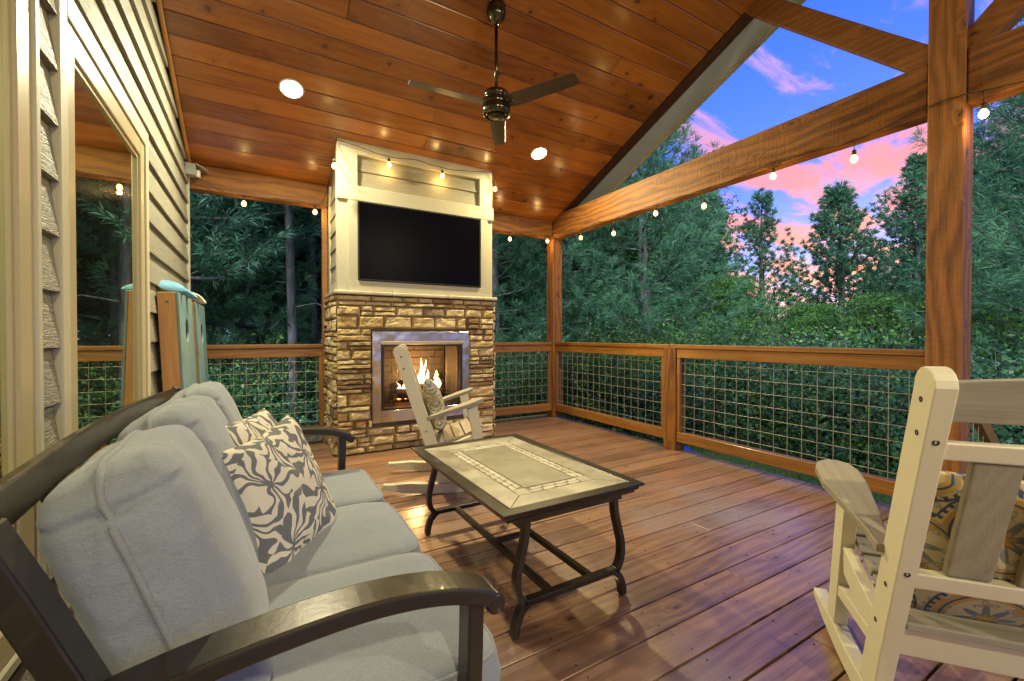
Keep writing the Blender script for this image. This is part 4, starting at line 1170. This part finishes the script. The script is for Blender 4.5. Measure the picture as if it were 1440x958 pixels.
    for i,(x,z) in enumerate(pts):
        a = pts[max(i-1,0)]; b = pts[min(i+1,5)]; an = math.atan2(b[1]-a[1], b[0]-a[0])
        m = MB(); m.box(-.033,.033,-(HW-.042 if i < 5 else HW+.0),(HW-.042 if i < 5 else HW+.0),-.011,.011)
        if i == 5: m = MB(); m.box(-.030,.030,-(IN-.001),(IN-.001),-.011,.011)
        o = m.build('seat_slat', M['drift_y'], e); o.location = (x,0,z+.004); o.rotation_euler = (0,-an,0); bevel(o, .004, 2)
        s_ = MB()
        for yy in (-.225,.225): s_.lathe([(.0,.0105),(.004,.0105),(.004,.0125),(.0,.0128)], 8, (0,yy,0))
        s_.build('slat_screw', M['bolt'], o)
    for x0,z0,z1,nm in ((.675,.205,.248,'front_stretcher'),):
        m = MB(); m.box(x0,x0+.028,-IN,IN,z0,z1); add(m, nm, M['cream'])
    m = MB(); m.box(.645,.668,-IN+.036,IN-.036,.34,.415); add(m, 'front_apron', M['cream'])
    return e
near = rocking_chair('white rocking chair closest to the viewer, with tan slats, at the right edge')
far = copy_tree(near)
far['label'] = 'white rocking chair beside the fireplace, behind the coffee table'
def setp(e, P0, hd, side):
    h = R_(hd); left = Vector((-math.sin(h), math.cos(h))); c = Vector(P0) - left*side*.285
    e.location = (c.x, c.y, 0); e.rotation_euler = (0,0,h)
setp(near, (1.22,.31), 39.5, 1); setp(far, (.72,2.95), -18, -1)
def chair_pillow(mat, hd, e, local, label, cat='pillow', a=.20, T=.075, seed=1, roll=0.0, tilt=.33):
    m = throw(a, T, seed, wr=.008); o = m.build('throw_pillow', mat); tag(o, label, cat)
    h = R_(hd); L_ = Matrix.Translation(e.location) @ Matrix.Rotation(h,4,'Z')
    o.matrix_world = L_ @ Matrix.Translation(local) @ Matrix.Rotation(R_(-90)+math.atan(tilt)*-1,4,'Y') @ Matrix.Rotation(roll,4,'Z')
    return o
chair_pillow(M['gold_print'], 39.5, near, (.345,0,.535), 'gold and navy medallion pillow on the near rocking chair', a=.235, T=.085, seed=4)
chair_pillow(M['grey_print'], -18, far, (.345,-.03,.575), 'grey and mustard paisley pillow on the rocking chair by the fireplace', a=.195, T=.07, seed=8, roll=R_(14), tilt=.25)

# ------------------------------------------------------------------ leaning bean bag boards
def board(x_top, x_bot, y0, y1, h, label, hole=True):
    e = tag(empty('bean_bag_board', (x_bot, (y0+y1)/2, 0)), label, 'game board', 'bean bag boards leaning on the house wall')
    sl = math.atan2(x_bot-x_top, h); hw = (y1-y0)/2
    # face panel with a round hole: local y across, z up the board, x outwards
    m = MB(); N = 28; cz_ = h-.235; r = .078; V = []; F = []
    corners = [(-hw,0),(hw,0),(hw,h),(-hw,h)]
    ring = [(r*math.cos(2*math.pi*k/N), cz_+r*math.sin(2*math.pi*k/N)) for k in range(N)]
    outer = []
    for k in range(N):
        a = 2*math.pi*k/N; dx, dz = math.cos(a), math.sin(a)
        t = min((hw/abs(dx)) if abs(dx) > 1e-6 else 9, ((h-cz_)/dz) if dz > 1e-6 else ((cz_)/-dz if dz < -1e-6 else 9)); outer.append((dx*t, cz_+dz*t))
    # pin the outer samples nearest each corner
    for c in corners:
        k = min(range(N), key=lambda i: (outer[i][0]-c[0])**2+(outer[i][1]-c[1])**2); outer[k] = c
    for x in (.0,.013):
        V += [(x,y,z) for y,z in ring] + [(x,y,z) for y,z in outer]
    for k in range(N):
        j = (k+1)%N
        F += [(k,j,N+j,N+k), (2*N+k,3*N+k,3*N+j,2*N+j), (k,2*N+k,2*N+j,j), (N+k,N+j,3*N+j,3*N+k)]
    m.add(V, F); p = m.build('face_panel', M['teal'], e); bevel(p, .002, 1)
    f = MB()
    f.box(-.092,-.001,-hw,-hw+.022,0,h,bev=.003); f.box(-.092,-.001,hw-.022,hw,0,h,bev=.003); f.box(-.091,-.001,-hw+.0225,hw-.0225,0,.022,bev=.003); f.box(-.091,-.001,-hw+.0225,hw-.0225,h-.022,h,bev=.003)
    q = f.build('frame', M['pine_z'], e)
    b = MB(); 
    for zz in (h-.062,): b.lathe([(.0,0),(.009,0),(.008,.004),(.0,.005)], 12, M=Matrix.Translation((-.045,-hw-.0005,zz)) @ Matrix.Rotation(R_(90),4,'X'))
    b.build('bolt', M['bolt'], q)
    e.rotation_euler = (0,-sl,0); return e
board(-.452, -.395, 3.36, 3.965, 1.372, 'blue green bean bag board with round hole, nearer of the two behind the sofa')
board(-.432, -.375, 4.015, 4.60, 1.355, 'blue green bean bag board with round hole, farther one beside the wall corner')
def bag(mat, c, s, label, seed, rz):
    m = throw(s, .030, seed, n=18, wr=.006); o = m.build('bean_bag', mat); tag(o, label, 'bean bag', 'bean bags on top of the boards')
    o.location = c; o.rotation_euler = (R_(14), R_(12), rz); return o
bag(M['bag_blue'], (-.495,3.52,1.415), .085, 'blue bean bag on top of the nearer game board', 2, .3)
bag(M['bag_blue'], (-.475,3.72,1.40), .08, 'crumpled blue bean bag farther along the top of the nearer board', 5, .9)
bag(M['bag_cream'], (-.455,4.12,1.40), .08, 'cream bean bag on top of the farther game board', 6, 1.2)
# ------------------------------------------------------------------ ground
GZ = -.45
def ground():
    n = 70; P = []
    for i in range(n+1):
        row = []
        for j in range(n+1):
            a = -1+2*i/n; b = -1+2*j/n
            x = 4+ 110*a*abs(a); y = 4+110*b*abs(b)
            d = max(0, math.hypot(x-1.5, y-1.5)-6)
            z = GZ + mnoise.noise(Vector((x*.25,y*.25,0)))*.12*min(1,d*.5) - .02*min(d,20)
            row.append((x,y,z))
        P.append(row)
    m = MB(); m.grid(P); tag(m.build('ground', M['ground']), kind='structure')
    m = MB(); m.box(3.7,6.4,-6,9.0,GZ-.03,GZ+.012); tag(m.build('lawn', M['lawn']), kind='structure')
    m = MB(); m.box(3.56,4.15,-4,6.2,GZ-.03,GZ+.024); m.box(-1.2,3.56,4.95,6.0,GZ-.03,GZ+.023); tag(m.build('gravel_strip', M['gravel']), kind='structure')
ground()
R = np.random.default_rng(11)
def gh(x, y): return GZ - .02*min(max(0, math.hypot(x-1.5,y-1.5)-6), 20)
def unit(v): return v/np.maximum(np.linalg.norm(v, axis=-1, keepdims=True), 1e-9)
def needles(pos, axis, L, K, w, rng, spread=.85):
    n = len(pos); d = unit(axis[:,None,:] + rng.normal(size=(n,K,3))*spread*.62)
    s = unit(np.cross(d, rng.normal(size=(n,K,3)))); p = pos[:,None,:] + rng.normal(size=(n,K,3))*.012
    LL = (L*rng.uniform(.7,1.15,(n,K)))[...,None]
    mid = p + d*LL*.55; tip = p + d*LL + np.array([0,0,-.12])*LL
    V = np.stack([p, mid + s*w, tip, mid - s*w], axis=2).reshape(-1,3)
    F = np.arange(n*K*4).reshape(-1,4)
    vary = np.repeat(rng.uniform(0,1,n), K)*.6 + rng.uniform(0,.4,n*K)
    return V, F, vary
def stick_mesh(m, segs, n=5):
    for a,b,r0,r1 in segs: m.tube([a,b], [r0,r1], n, False)
def pine(name, seed, H, Rr, z0f=.12, L=.17, K=11, w=.006, dens=1.0, droop=.10, mat='needle', sparse=0.0, e=None, pw=.75, asc=0.0, sp=.13):
    rng = np.random.default_rng(seed); rd = random.Random(seed)
    e = e or empty(name)
    T = []; A = []; m = MB(); pts = []; rs = []
    lean = (rd.uniform(-.03,.03), rd.uniform(-.03,.03))
    tr = lambda z: Vector((lean[0]*z+.05*math.sin(z*.9+seed), lean[1]*z+.05*math.cos(z*.7+seed), z))
    N = 14
    for i in range(N+1):
        z = H*i/N; pts.append(tr(z) + Vector((0,0,-.2 if i == 0 else 0))); rs.append(max(.012, (.018*H+.03)*(1-i/N)**.85))
    m.tube(pts, rs, 9)
    z = H*z0f
    while z < H*.97:
        t = (z-H*z0f)/(H*(1-z0f)); nb = rd.choice((4,5,6)); a0 = rd.uniform(0,6.28)
        for b in range(nb):
            if rd.random() < sparse: continue
            an = a0 + b*6.283/nb + rd.uniform(-.3,.3)
            ln = Rr*((1-t)**pw)*(.55+.45*min(1,t*4+.35))*rd.uniform(.7,1.12) + .12
            up = .10 + .75*t - droop*(1-t) + asc
            pr = tr(z); d = Vector((math.cos(an), math.sin(an), up)).normalized(); pp = pr; prev = pr
            ns = max(3, int(ln/.16)); path = [pr]
            for k in range(1, ns+1):
                s_ = k/ns; q = pr + d*ln*s_ + Vector((0,0,.16*ln*s_*s_ - .05*ln*math.sin(s_*3.1))) + Vector((mnoise.noise(Vector((k*.5,b,z)))*.05*ln, mnoise.noise(Vector((k*.5,b+9,z)))*.05*ln, 0)); path.append(q)
            m.tube(path, [max(.004, .012*ln*(1-i/len(path))+.004) for i in range(len(path))], 4, False)
            for k in range(1, ns+1):
                s_ = k/ns
                if s_ < .22: continue
                q = path[k]; dd = (path[k]-path[k-1]).normalized()
                T.append(tuple(q)); A.append(tuple(dd))
                for sd in (-1,1):
                    if rd.random() > .85*dens: continue
                    tw = Vector((-d.y*sd, d.x*sd, rd.uniform(-.05,.55))) + dd*rd.uniform(.5,1.0); tw.normalize()
                    tl = ln*.34*(1.15-s_)*rd.uniform(.6,1.2)+.08; nt = max(1, int(tl/sp))
                    for u in range(1, nt+1):
                        p = q + tw*tl*u/nt + Vector((0,0,.04*u)); T.append(tuple(p)); A.append(tuple((tw+Vector((0,0,.35))).normalized()))
        z += max(.16, H*.05*rd.uniform(.7,1.2)*(1.1-.4*t))
    T.append(tuple(tr(H))); A.append((0,0,1))
    m.build('trunk', M['bark'], e)
    V, F, vy = needles(np.array(T), np.array(A), L, K, w, rng)
    raw('crown', V, F, M[mat], e, vy)
    return e
def leaves(P, size, rng, up=.35, aspect=.55):
    n = len(P); nrm = unit(rng.normal(size=(n,3)) + np.array([0,0,up*2])); a = unit(np.cross(nrm, rng.normal(size=(n,3)))); b = np.cross(nrm, a)
    s = (size*rng.uniform(.6,1.25,n))[:,None]; a = a*s; b = b*s*aspect
    V = np.stack([P-a, P+b-a*.1+nrm*s*.12, P+a, P-b-a*.1+nrm*s*.12], axis=1).reshape(-1,3)
    return V, np.arange(n*4).reshape(-1,4)
def clumps(rng, n, rx, rz, cz_, lob=14, flat=.7):
    """leaf clump centres spread through an uneven volume; returns points"""
    C = unit(rng.normal(size=(lob,3)))*np.array([rx,rx,rz])*rng.uniform(.35,1.0,(lob,1)); C[:,2] += cz_
    k = rng.integers(0, lob, n); rad = rng.uniform(.25,.48,lob)[k][:,None]*min(rx,rz)
    return C[k] + unit(rng.normal(size=(n,3)))*rad*rng.uniform(.55,1.05,(n,1))*np.array([1,1,flat]), k/lob
def shrub(name, seed, Rr, H, n, size, mat, e=None, stems=5):
    rng = np.random.default_rng(seed); rd = random.Random(seed); e = e or empty(name); m = MB()
    # sprays: leaves along arching twigs
    P = []; vy = []
    tw = n//14
    for i in range(tw):
        an = rd.uniform(0,6.28); el = rd.uniform(.15,1.45); ln = (Rr*math.cos(el)+H*math.sin(el))*rd.uniform(.5,1.05)
        d = Vector((math.cos(an)*math.cos(el), math.sin(an)*math.cos(el), math.sin(el))); v = rd.random()
        base = Vector((rd.uniform(-.3,.3)*Rr, rd.uniform(-.3,.3)*Rr, 0)); path = []
        for k in range(7):
            s = k/6; q = base + d*ln*s + Vector((0,0,-.22*ln*s*s*(1.2-math.sin(el)))); path.append(q)
        if i % 6 == 0: m.tube(path, [.012*(1-k/7)+.002 for k in range(7)], 4, False)
        for k in range(14):
            s = .30+.70*rd.random(); f = s*6; i0 = min(5, int(f)); q = path[i0].lerp(path[i0+1], f-i0)
            P.append((q.x+rd.gauss(0,.05), q.y+rd.gauss(0,.05), max(.02, q.z+rd.gauss(0,.04)))); vy.append(min(1, v*.55+rd.random()*.4+.15*s))
    V, F = leaves(np.array(P), size, rng); m.build('stem', M['bark'], e); raw('foliage', V, F, M[mat], e, np.array(vy)); return e
def broadleaf(name, seed, H, Rr, n, size, mat, e=None, base=.25):
    rng = np.random.default_rng(seed); rd = random.Random(seed); e = e or empty(name); m = MB(); P = []; vy = []
    pts = [Vector((.12*math.sin(i*.7+seed)*i/6, .12*math.cos(i*.9+seed)*i/6, H*i/8 - (.2 if i == 0 else 0))) for i in range(9)]
    m.tube(pts, [.02*H*(1-i/9)+.02 for i in range(9)], 8)
    nb = int(26)
    for b in range(nb):
        z = H*(base + (1-base)*(b/nb)**.9); an = b*2.4+rd.uniform(-.4,.4); t = (z/H-base)/(1-base)
        ln = Rr*(math.sin(math.pi*min(.97, .22+.72*t)))*rd.uniform(.75,1.1)+.2; p0 = pts[min(8,int(z/H*8))].copy(); p0.z = z
        d = Vector((math.cos(an), math.sin(an), .25+.6*t)).normalized(); path = [p0 + d*ln*k/5 + Vector((0,0,.1*ln*math.sin(k/5*3))) for k in range(6)]
        m.tube(path, [.014*ln*(1-k/6)+.006 for k in range(6)], 4, False)
        for c in range(9):
            s = rd.uniform(.35,1.0); i0 = min(4,int(s*5)); q = path[i0].lerp(path[i0+1], s*5-i0); cr = rd.uniform(.18,.40)*Rr*.6+.08; off = Vector((rd.gauss(0,.16)*Rr, rd.gauss(0,.16)*Rr, rd.gauss(0,.10)*Rr)); v = rd.random()
            for k in range(max(4, n//(nb*9))):
                g = Vector((rd.gauss(0,1), rd.gauss(0,1), rd.gauss(0,.45))); g = g.normalized()*cr*rd.uniform(.4,1.0); g.z *= .5
                P.append(tuple(q+off+g)); vy.append(min(1, v*.6+rd.random()*.4))
    V, F = leaves(np.array(P), size, rng); m.build('trunk', M['bark'], e); raw('crown', V, F, M[mat], e, np.array(vy)); return e
def azp(az, d):
    return (d*math.sin(R_(az)), d*math.cos(R_(az)))
def put(e, az, d, s=1.0, rz=0.0, sz=None):
    x,y = azp(az, d); e.location = (x, y, gh(x,y)-.03); e.rotation_euler = (0,0,rz); e.scale = (s,s,sz or s)
M['leaf2'] = foliage('mid_leaves', (.020,.085,.022), (.130,.250,.050), .4, .45)
# prototypes, each one also standing in view
pA = pine('pine_tree', 21, 7.6, 2.5, .10, .20, 30, .0048, 1.1, sp=.19)
pB = pine('pine_tree', 35, 6.2, 1.9, .12, .16, 26, .0100, .55, sparse=.22, pw=1.05, asc=.35, sp=.2)
pC = pine('pine_tree', 52, 8.6, 2.7, .30, .19, 15, .0085, 1.0, mat='needle_dark', sparse=.1)
pD = pine('pine_tree', 77, 5.6, 2.1, .14, .16, 26, .0095, .8, sparse=.08, pw=1.0, asc=.22, sp=.18)
bA = broadleaf('broadleaf_tree', 5, 6.4, 2.1, 19000, .050, 'leaf_dark')
bB = broadleaf('broadleaf_tree', 15, 5.0, 1.9, 20000, .042, 'leaf2')
sA = shrub('shrub', 8, 1.25, 1.35, 14000, .036, 'leaf_dark'); sB = shrub('shrub', 18, 1.1, 1.0, 15000, .026, 'leaf'); sC = shrub('shrub', 28, 1.3, 1.6, 15000, .031, 'leaf2')
used = set()
def plant(proto, az, d, label, cat, group, s=1.0, rz=0.0, sz=None):
    o = proto if id(proto) not in used else copy_tree(proto); used.add(id(proto))
    put(o, az, d, s, rz, sz); tag(o, label, cat, group); return o
GT = 'forest trees around the porch'
plant(pA, 47.5, 10.0, 'big soft green pine with its boughs filling the view right of the corner post', 'pine tree', GT, 1.0, .4)
plant(pB, 60.6, 15.9, 'slim young pine standing alone against the pink sky, left of the fuller one', 'pine tree', GT, 1.02, 1.0)
plant(pD, 67.6, 13.5, 'full young pine with pointed top against the pink sky, left of the thick post', 'pine tree', GT, .95, 2.0)
plant(pA, 83.0, 9.6, 'tall dark pine right of the thick post at the right edge', 'pine tree', GT, .95, 3.0)
plant(pD, 73.6, 15.5, 'pine whose branches reach out left from behind the thick post', 'pine tree', GT, 1.12, 4.0)
plant(pD, 54.0, 13.5, 'pine just left of the lone slim pine, its top under the long beam', 'pine tree', GT, 1.0, 5.1)
plant(pA, 37.0, 10.5, 'pine seen just right of the corner post, behind its upper half', 'pine tree', GT, 1.0, 2.2)
plant(pA, 28.5, 9.2, 'pine with long needles between the chimney and the corner post', 'pine tree', GT, .9, 5.5)
plant(pC, -7.6, 8.0, 'pine with a high crown hanging over the left opening beside the house wall', 'pine tree', GT, .95, .9)
plant(pA, -1.2, 9.6, 'pine with drooping green boughs in the middle of the left opening', 'pine tree', GT, .92, 1.7)
MT = 'distant forest trees'
# bare trunked pines in the left opening
def tall_pine(az, d, r, label, seed):
    e = empty('pine_tree'); rd = random.Random(seed); m = MB(); H = 9.5; pts = []; rs = []
    for i in range(15):
        z = H*i/14; pts.append(Vector((.04*math.sin(z*.6+seed), .04*math.cos(z*.5+seed), z-(.2 if i == 0 else 0)))); rs.append(r*(1-.55*i/14))
    m.tube(pts, rs, 14)
    for k in range(16):
        z = rd.uniform(1.0,6.5); an = rd.uniform(0,6.28); ln = rd.uniform(.2,1.1); m.tube([(0,0,z),(math.cos(an)*ln*.6,math.sin(an)*ln*.6,z+.05),(math.cos(an)*ln,math.sin(an)*ln,z-.08*ln)], [.014,.008,.003], 5, False)
    m.build('trunk', M['bark'], e)
    rng = np.random.default_rng(seed); T = []; A = []
    for k in range(60):
        z = rd.uniform(3.6,9.4); an = rd.uniform(0,6.28); ln = rd.uniform(.5,2.0)
        for u in range(12):
            s = .3+.7*u/11; T.append((math.cos(an)*ln*s+rd.gauss(0,.14), math.sin(an)*ln*s+rd.gauss(0,.14), z+.15*s+rd.gauss(0,.09))); A.append((math.cos(an)*.5, math.sin(an)*.5, .6))
    V, F, vy = needles(np.array(T), np.array(A), .20, 12, .0065, rng); raw('crown', V, F, M['needle_dark'], e, vy)
    put(e, az, d, 1.0, rd.uniform(0,6)); tag(e, label, 'pine tree', GT); return e
tall_pine(3.2, 7.6, .078, 'nearest straight grey pine trunk in the left opening', 1)
tall_pine(5.4, 9.4, .075, 'straight pine trunk just right of the nearest one, close to the chimney', 2)
tall_pine(.9, 12.5, .06, 'thinner pine trunk standing back, left of the nearest trunk', 3)
tall_pine(-5.2, 12.5, .06, 'dark pine trunk near the house corner in the left opening', 4)
tall_pine(26.0, 7.3, .09, 'pine trunk seen low behind the wire beside the fireplace', 5)
def zone(az):
    return 'seen through the left opening' if az < 8 else 'between the chimney and the corner post' if az < 31 else 'right of the corner post' if az < 52 else 'under the open gable' if az < 74 else 'right of the thick post'
k = 0
for az,d,pr_,s in ((-9,9.5,bA,1.0),(-5,13,bB,1.5),(0,10.5,bB,1.0),(3.5,14,bA,1.35),(8,11,bA,1.0),(-1.5,16,bA,1.5),(6.5,15.5,bB,1.5),(11,13,bA,1.3),
                   (24,12,bA,1.2),(30,13.5,bB,1.4),(33,12.0,bA,1.0),(41,14,bA,1.3),(45,12.5,bB,1.05),(57,10.2,bB,.52),(64.3,10.5,bB,.42),(65.5,17,bB,.50),(71,11.0,bB,.45),(69.5,19,bB,.55),(76,10.2,bB,.45),(79.5,17,bA,.95),(88,15,bB,1.2),(52,16,bA,.95),(-14,12,bA,1.3),(18,12,bA,1.2)):
    k += 1
    plant(pr_, az, d, 'leafy broadleaf tree among the pines, '+zone(az), 'broadleaf tree', 'broadleaf trees in the woods', s, k*1.7)
for az,d,pr_,s in ((-7,16,pC,1.1),(-1,20,pC,1.2),(5,19,pC,1.2),(10,17,pC,1.1),(27,17,pC,1.2),(34,18,pC,1.2),(42,18,pC,1.15),(48,19,pA,1.15),(52,21,pD,1.25),(77,20,pC,1.0),(82,17,pC,1.0),(89,16,pC,1.0),
                   (57,27,pD,.8),(60,31,pD,.7),(63.5,28,pD,.55),(66.5,30,pD,.65),(70.5,27,pD,.75),(73,25,pD,.95),(20,15,pC,1.1),(-12,20,pC,1.2),(39,24,pC,1.3),(30,24,pC,1.3),(2,26,pC,1.3),(-4,27,pC,1.3),(8,26,pC,1.3),(76.5,24,pD,1.3),(54.5,24,pD,1.15)):
    k += 1
    plant(pr_, az, d, 'pine farther back in the woods, '+zone(az), 'pine tree', 'pines farther back in the woods', s, k*1.3)
for i in range(46):
    az = -11 + i*2.25 + rnd.uniform(-.8,.8)
    if az < 45: d = rnd.uniform(7.6, 9.6)
    else: d = rnd.uniform(6.9, 8.6)
    if 8 < az < 23: continue
    pr_ = (sA, sB, sC)[i % 3]
    plant(pr_, az, d, ('dark large leaved','low fine leaved','tall fine leaved')[i % 3]+' shrub in the nearest row, '+zone(az), 'shrub', 'shrubs behind the railing', rnd.uniform(.75,1.12), i*.9)
for i in range(26):
    az = 46 + i*1.75 + rnd.uniform(-.5,.5)
    plant((sB, sC, sA)[i % 3], az, rnd.uniform(9.0,11.0), ('fine leaved','tall fine leaved','dark large leaved')[i % 3]+' shrub in the second row, '+zone(46+i*1.75), 'shrub', 'shrubs behind the railing', rnd.uniform(.95,1.35), i*.7+2)
def cover():
    rng = np.random.default_rng(3); n = 60000; az = np.radians(rng.uniform(-16,98,n)); d = 5.6+ 12*rng.uniform(0,1,n)**1.5
    x = d*np.sin(az); y = d*np.cos(az); keep = ((x > 5.5) | (y > 7.0)); x, y = x[keep], y[keep]; d = np.hypot(x-1.5,y-1.5)
    pz = np.array([mnoise.noise(Vector((a*.9,b*.9,4))) for a,b in zip(x,y)])
    h = np.clip(.30+.45*pz, .03, .8)*rng.uniform(0,1,len(x))**.6
    z = GZ - .02*np.clip(d-6,0,20) + h
    V, F = leaves(np.stack([x,y,z],1), .034, rng, .5); o = raw('undergrowth', V, F, M['leaf'], None, np.clip(.35+.5*pz+rng.uniform(-.3,.3,len(x)),0,1))
    tag(o, 'low green ground cover under the trees beyond the railing', 'undergrowth', kind='stuff')
    n = 30000; x = rng.uniform(4.1,6.6,n); y = rng.uniform(-3,9,n)
    P = np.stack([x,y,np.full(n,GZ+.012)],1); t = rng.normal(size=(n,3))*.03; t[:,2] = rng.uniform(.03,.085,n); s = rng.normal(size=(n,3)); s[:,2] = 0; s = unit(s)*.0035
    V = np.stack([P-s,P+s,P+t],1).reshape(-1,3); o = raw('grass', V, np.arange(n*3).reshape(-1,3), M['grass'], None, rng.uniform(0,1,n))
    tag(o, 'short green grass strip beyond the deck edge', 'grass', kind='stuff')
    # distant wood line
    n = 26000; az = np.radians(rng.uniform(-25,110,n)); d = rng.uniform(34,48,n); x = d*np.sin(az); y = d*np.cos(az)
    hh = np.array([3.6+1.6*mnoise.noise(Vector((math.degrees(a)*.35,0,1)))+1.0*mnoise.noise(Vector((math.degrees(a)*1.3,5,1))) for a in az]) + np.where((np.degrees(az) > 54)&(np.degrees(az) < 76), 0, 4)
    z = GZ-.6 + hh*rng.uniform(0,1,n)**.8
    V, F = leaves(np.stack([x,y,z],1), .42, rng, .2); o = raw('distant_woods', V, F, M['needle_dark'], None, rng.uniform(0,1,n)); tag(o, 'dark mass of distant woods along the horizon', 'woods', kind='stuff')
cover()
m = MB(); P = [[(4.62+.28*i/8, 3.55+.45*j/8, GZ+.03+.10*math.sin(i/8*3.14)*math.sin(j/8*3.14)+.02*mnoise.noise(Vector((i*.6,j*.6,0)))) for j in range(9)] for i in range(9)]
m.grid(P); o = m.build('blue_tarp', M['blue_cover'], fixn=False); tag(o, 'blue plastic tarp on the ground just outside the middle railing post', 'tarp')

# ------------------------------------------------------------------ sky, fill lamp, camera
w = bpy.data.worlds.new('World'); sc.world = w; w.use_nodes = True; nt = w.node_tree; nt.nodes.clear()
class WT(NT):
    def __init__(s): s.t = nt; s.out = nt.nodes.new('ShaderNodeOutputWorld')
t = WT(); co = t.coord('Generated'); s = t.n('ShaderNodeSeparateXYZ', Vector=co)
sky = t.n('ShaderNodeTexSky', _sky_type='NISHITA'); sky.sun_disc = False; sky.sun_elevation = R_(4); sky.sun_rotation = R_(70)
grad = t.ramp((s,'Z'), [(.0,(.30,.34,.66)),(.12,(.125,.26,.72)),(.28,(.040,.155,.72)),(.55,(.018,.095,.66)),(1.0,(.016,.08,.56))])
den = t.math('ADD', t.math('MAXIMUM', (s,'Z'), 0.0), .16)
u = t.math('DIVIDE', (s,'X'), den); v_ = t.math('DIVIDE', (s,'Y'), den)
pv = t.n('ShaderNodeCombineXYZ', X=u, Y=v_, Z=0.0)
mp = t.n('ShaderNodeMapping', Vector=pv, Location=(CLX,CLY,0.0), Rotation=(0,0,R_(-22)), Scale=(.8,1.9,1.0))
n1 = t.n('ShaderNodeTexNoise', Vector=mp, Scale=1.75, Detail=10.0, Roughness=.62, Distortion=.55)
n2 = t.n('ShaderNodeTexNoise', Vector=t.vmath('ADD', mp, (7.3,2.1,0)), Scale=3.1, Detail=8.0, Roughness=.6, Distortion=.5)
low = t.smooth((s,'Z'), .50, .20)
hd = t.vmath('NORMALIZE', t.n('ShaderNodeCombineXYZ', X=(s,'X'), Y=(s,'Y'), Z=0.0))
glow = t.n('ShaderNodeVectorMath', _operation='DOT_PRODUCT'); t._set(glow.inputs[0], hd); glow.inputs[1].default_value = (math.sin(R_(68)), math.cos(R_(68)), 0)
gl = t.smooth((glow,'Value'), .72, .985)
band = t.math('MULTIPLY', low, t.math('MULTIPLY_ADD', gl, .15, .0))
cl = t.smooth(t.math('ADD', n1, band), .545, .66)
wisp = t.math('MULTIPLY', t.smooth(n2, .555, .70), .75)
cm = t.math('MAXIMUM', cl, wisp, clamp=True)
pink = t.ramp((s,'Z'), [(.02,(.45,.28,.45)),(.12,(.66,.19,.15)),(.30,(.60,.165,.18)),(.46,(.42,.22,.46)),(.8,(.30,.28,.60))])
shade = t.mix(t.smooth(n2, .30, .55), (.36,.20,.40,1), pink)
col = t.mix(t.math('MULTIPLY', cm, .92), grad, shade)
# a share of the physical sky on top of the dusk colours
addc = t.mix(1.0, col, t.mix(1.0, (sky, 0), (.012,.012,.012,1), 'MULTIPLY'), 'ADD')
bg = t.n('ShaderNodeBackground', Color=addc, Strength=SKY); nt.links.new(bg.outputs[0], t.out.inputs[0])
sl = bpy.data.lights.new('fill_sun', 'SUN'); sl.energy = SUNE; sl.angle = R_(40); sl.color = (.88,1.0,.99)
so_ = bpy.data.objects.new('fill_sun', sl); COL.objects.link(so_)
dv = Vector((-.55,-.50,.72)).normalized()      # added fill lamp behind the viewer that brightens the trees, opposite the sunset
so_.rotation_euler = dv.to_track_quat('Z','Y').to_euler(); so_.location = (6,-6,12)

cam = bpy.data.cameras.new('camera'); cam.lens = 15.185; cam.sensor_width = 36; cam.clip_start = .02; cam.clip_end = 600
c = bpy.data.objects.new('camera', cam); COL.objects.link(c); c.location = (0,0,1.1); c.rotation_euler = (R_(90)-.0111, 0, -.5276); sc.camera = c
sc.render.engine = 'CYCLES'
sc.cycles.max_bounces = 5; sc.cycles.diffuse_bounces = 3; sc.cycles.glossy_bounces = 3; sc.cycles.transparent_max_bounces = 8; sc.cycles.sample_clamp_indirect = 6.0
sc.view_settings.view_transform = 'Standard'; sc.view_settings.look = 'None'; sc.view_settings.gamma = 1.0; sc.view_settings.exposure = EXPO
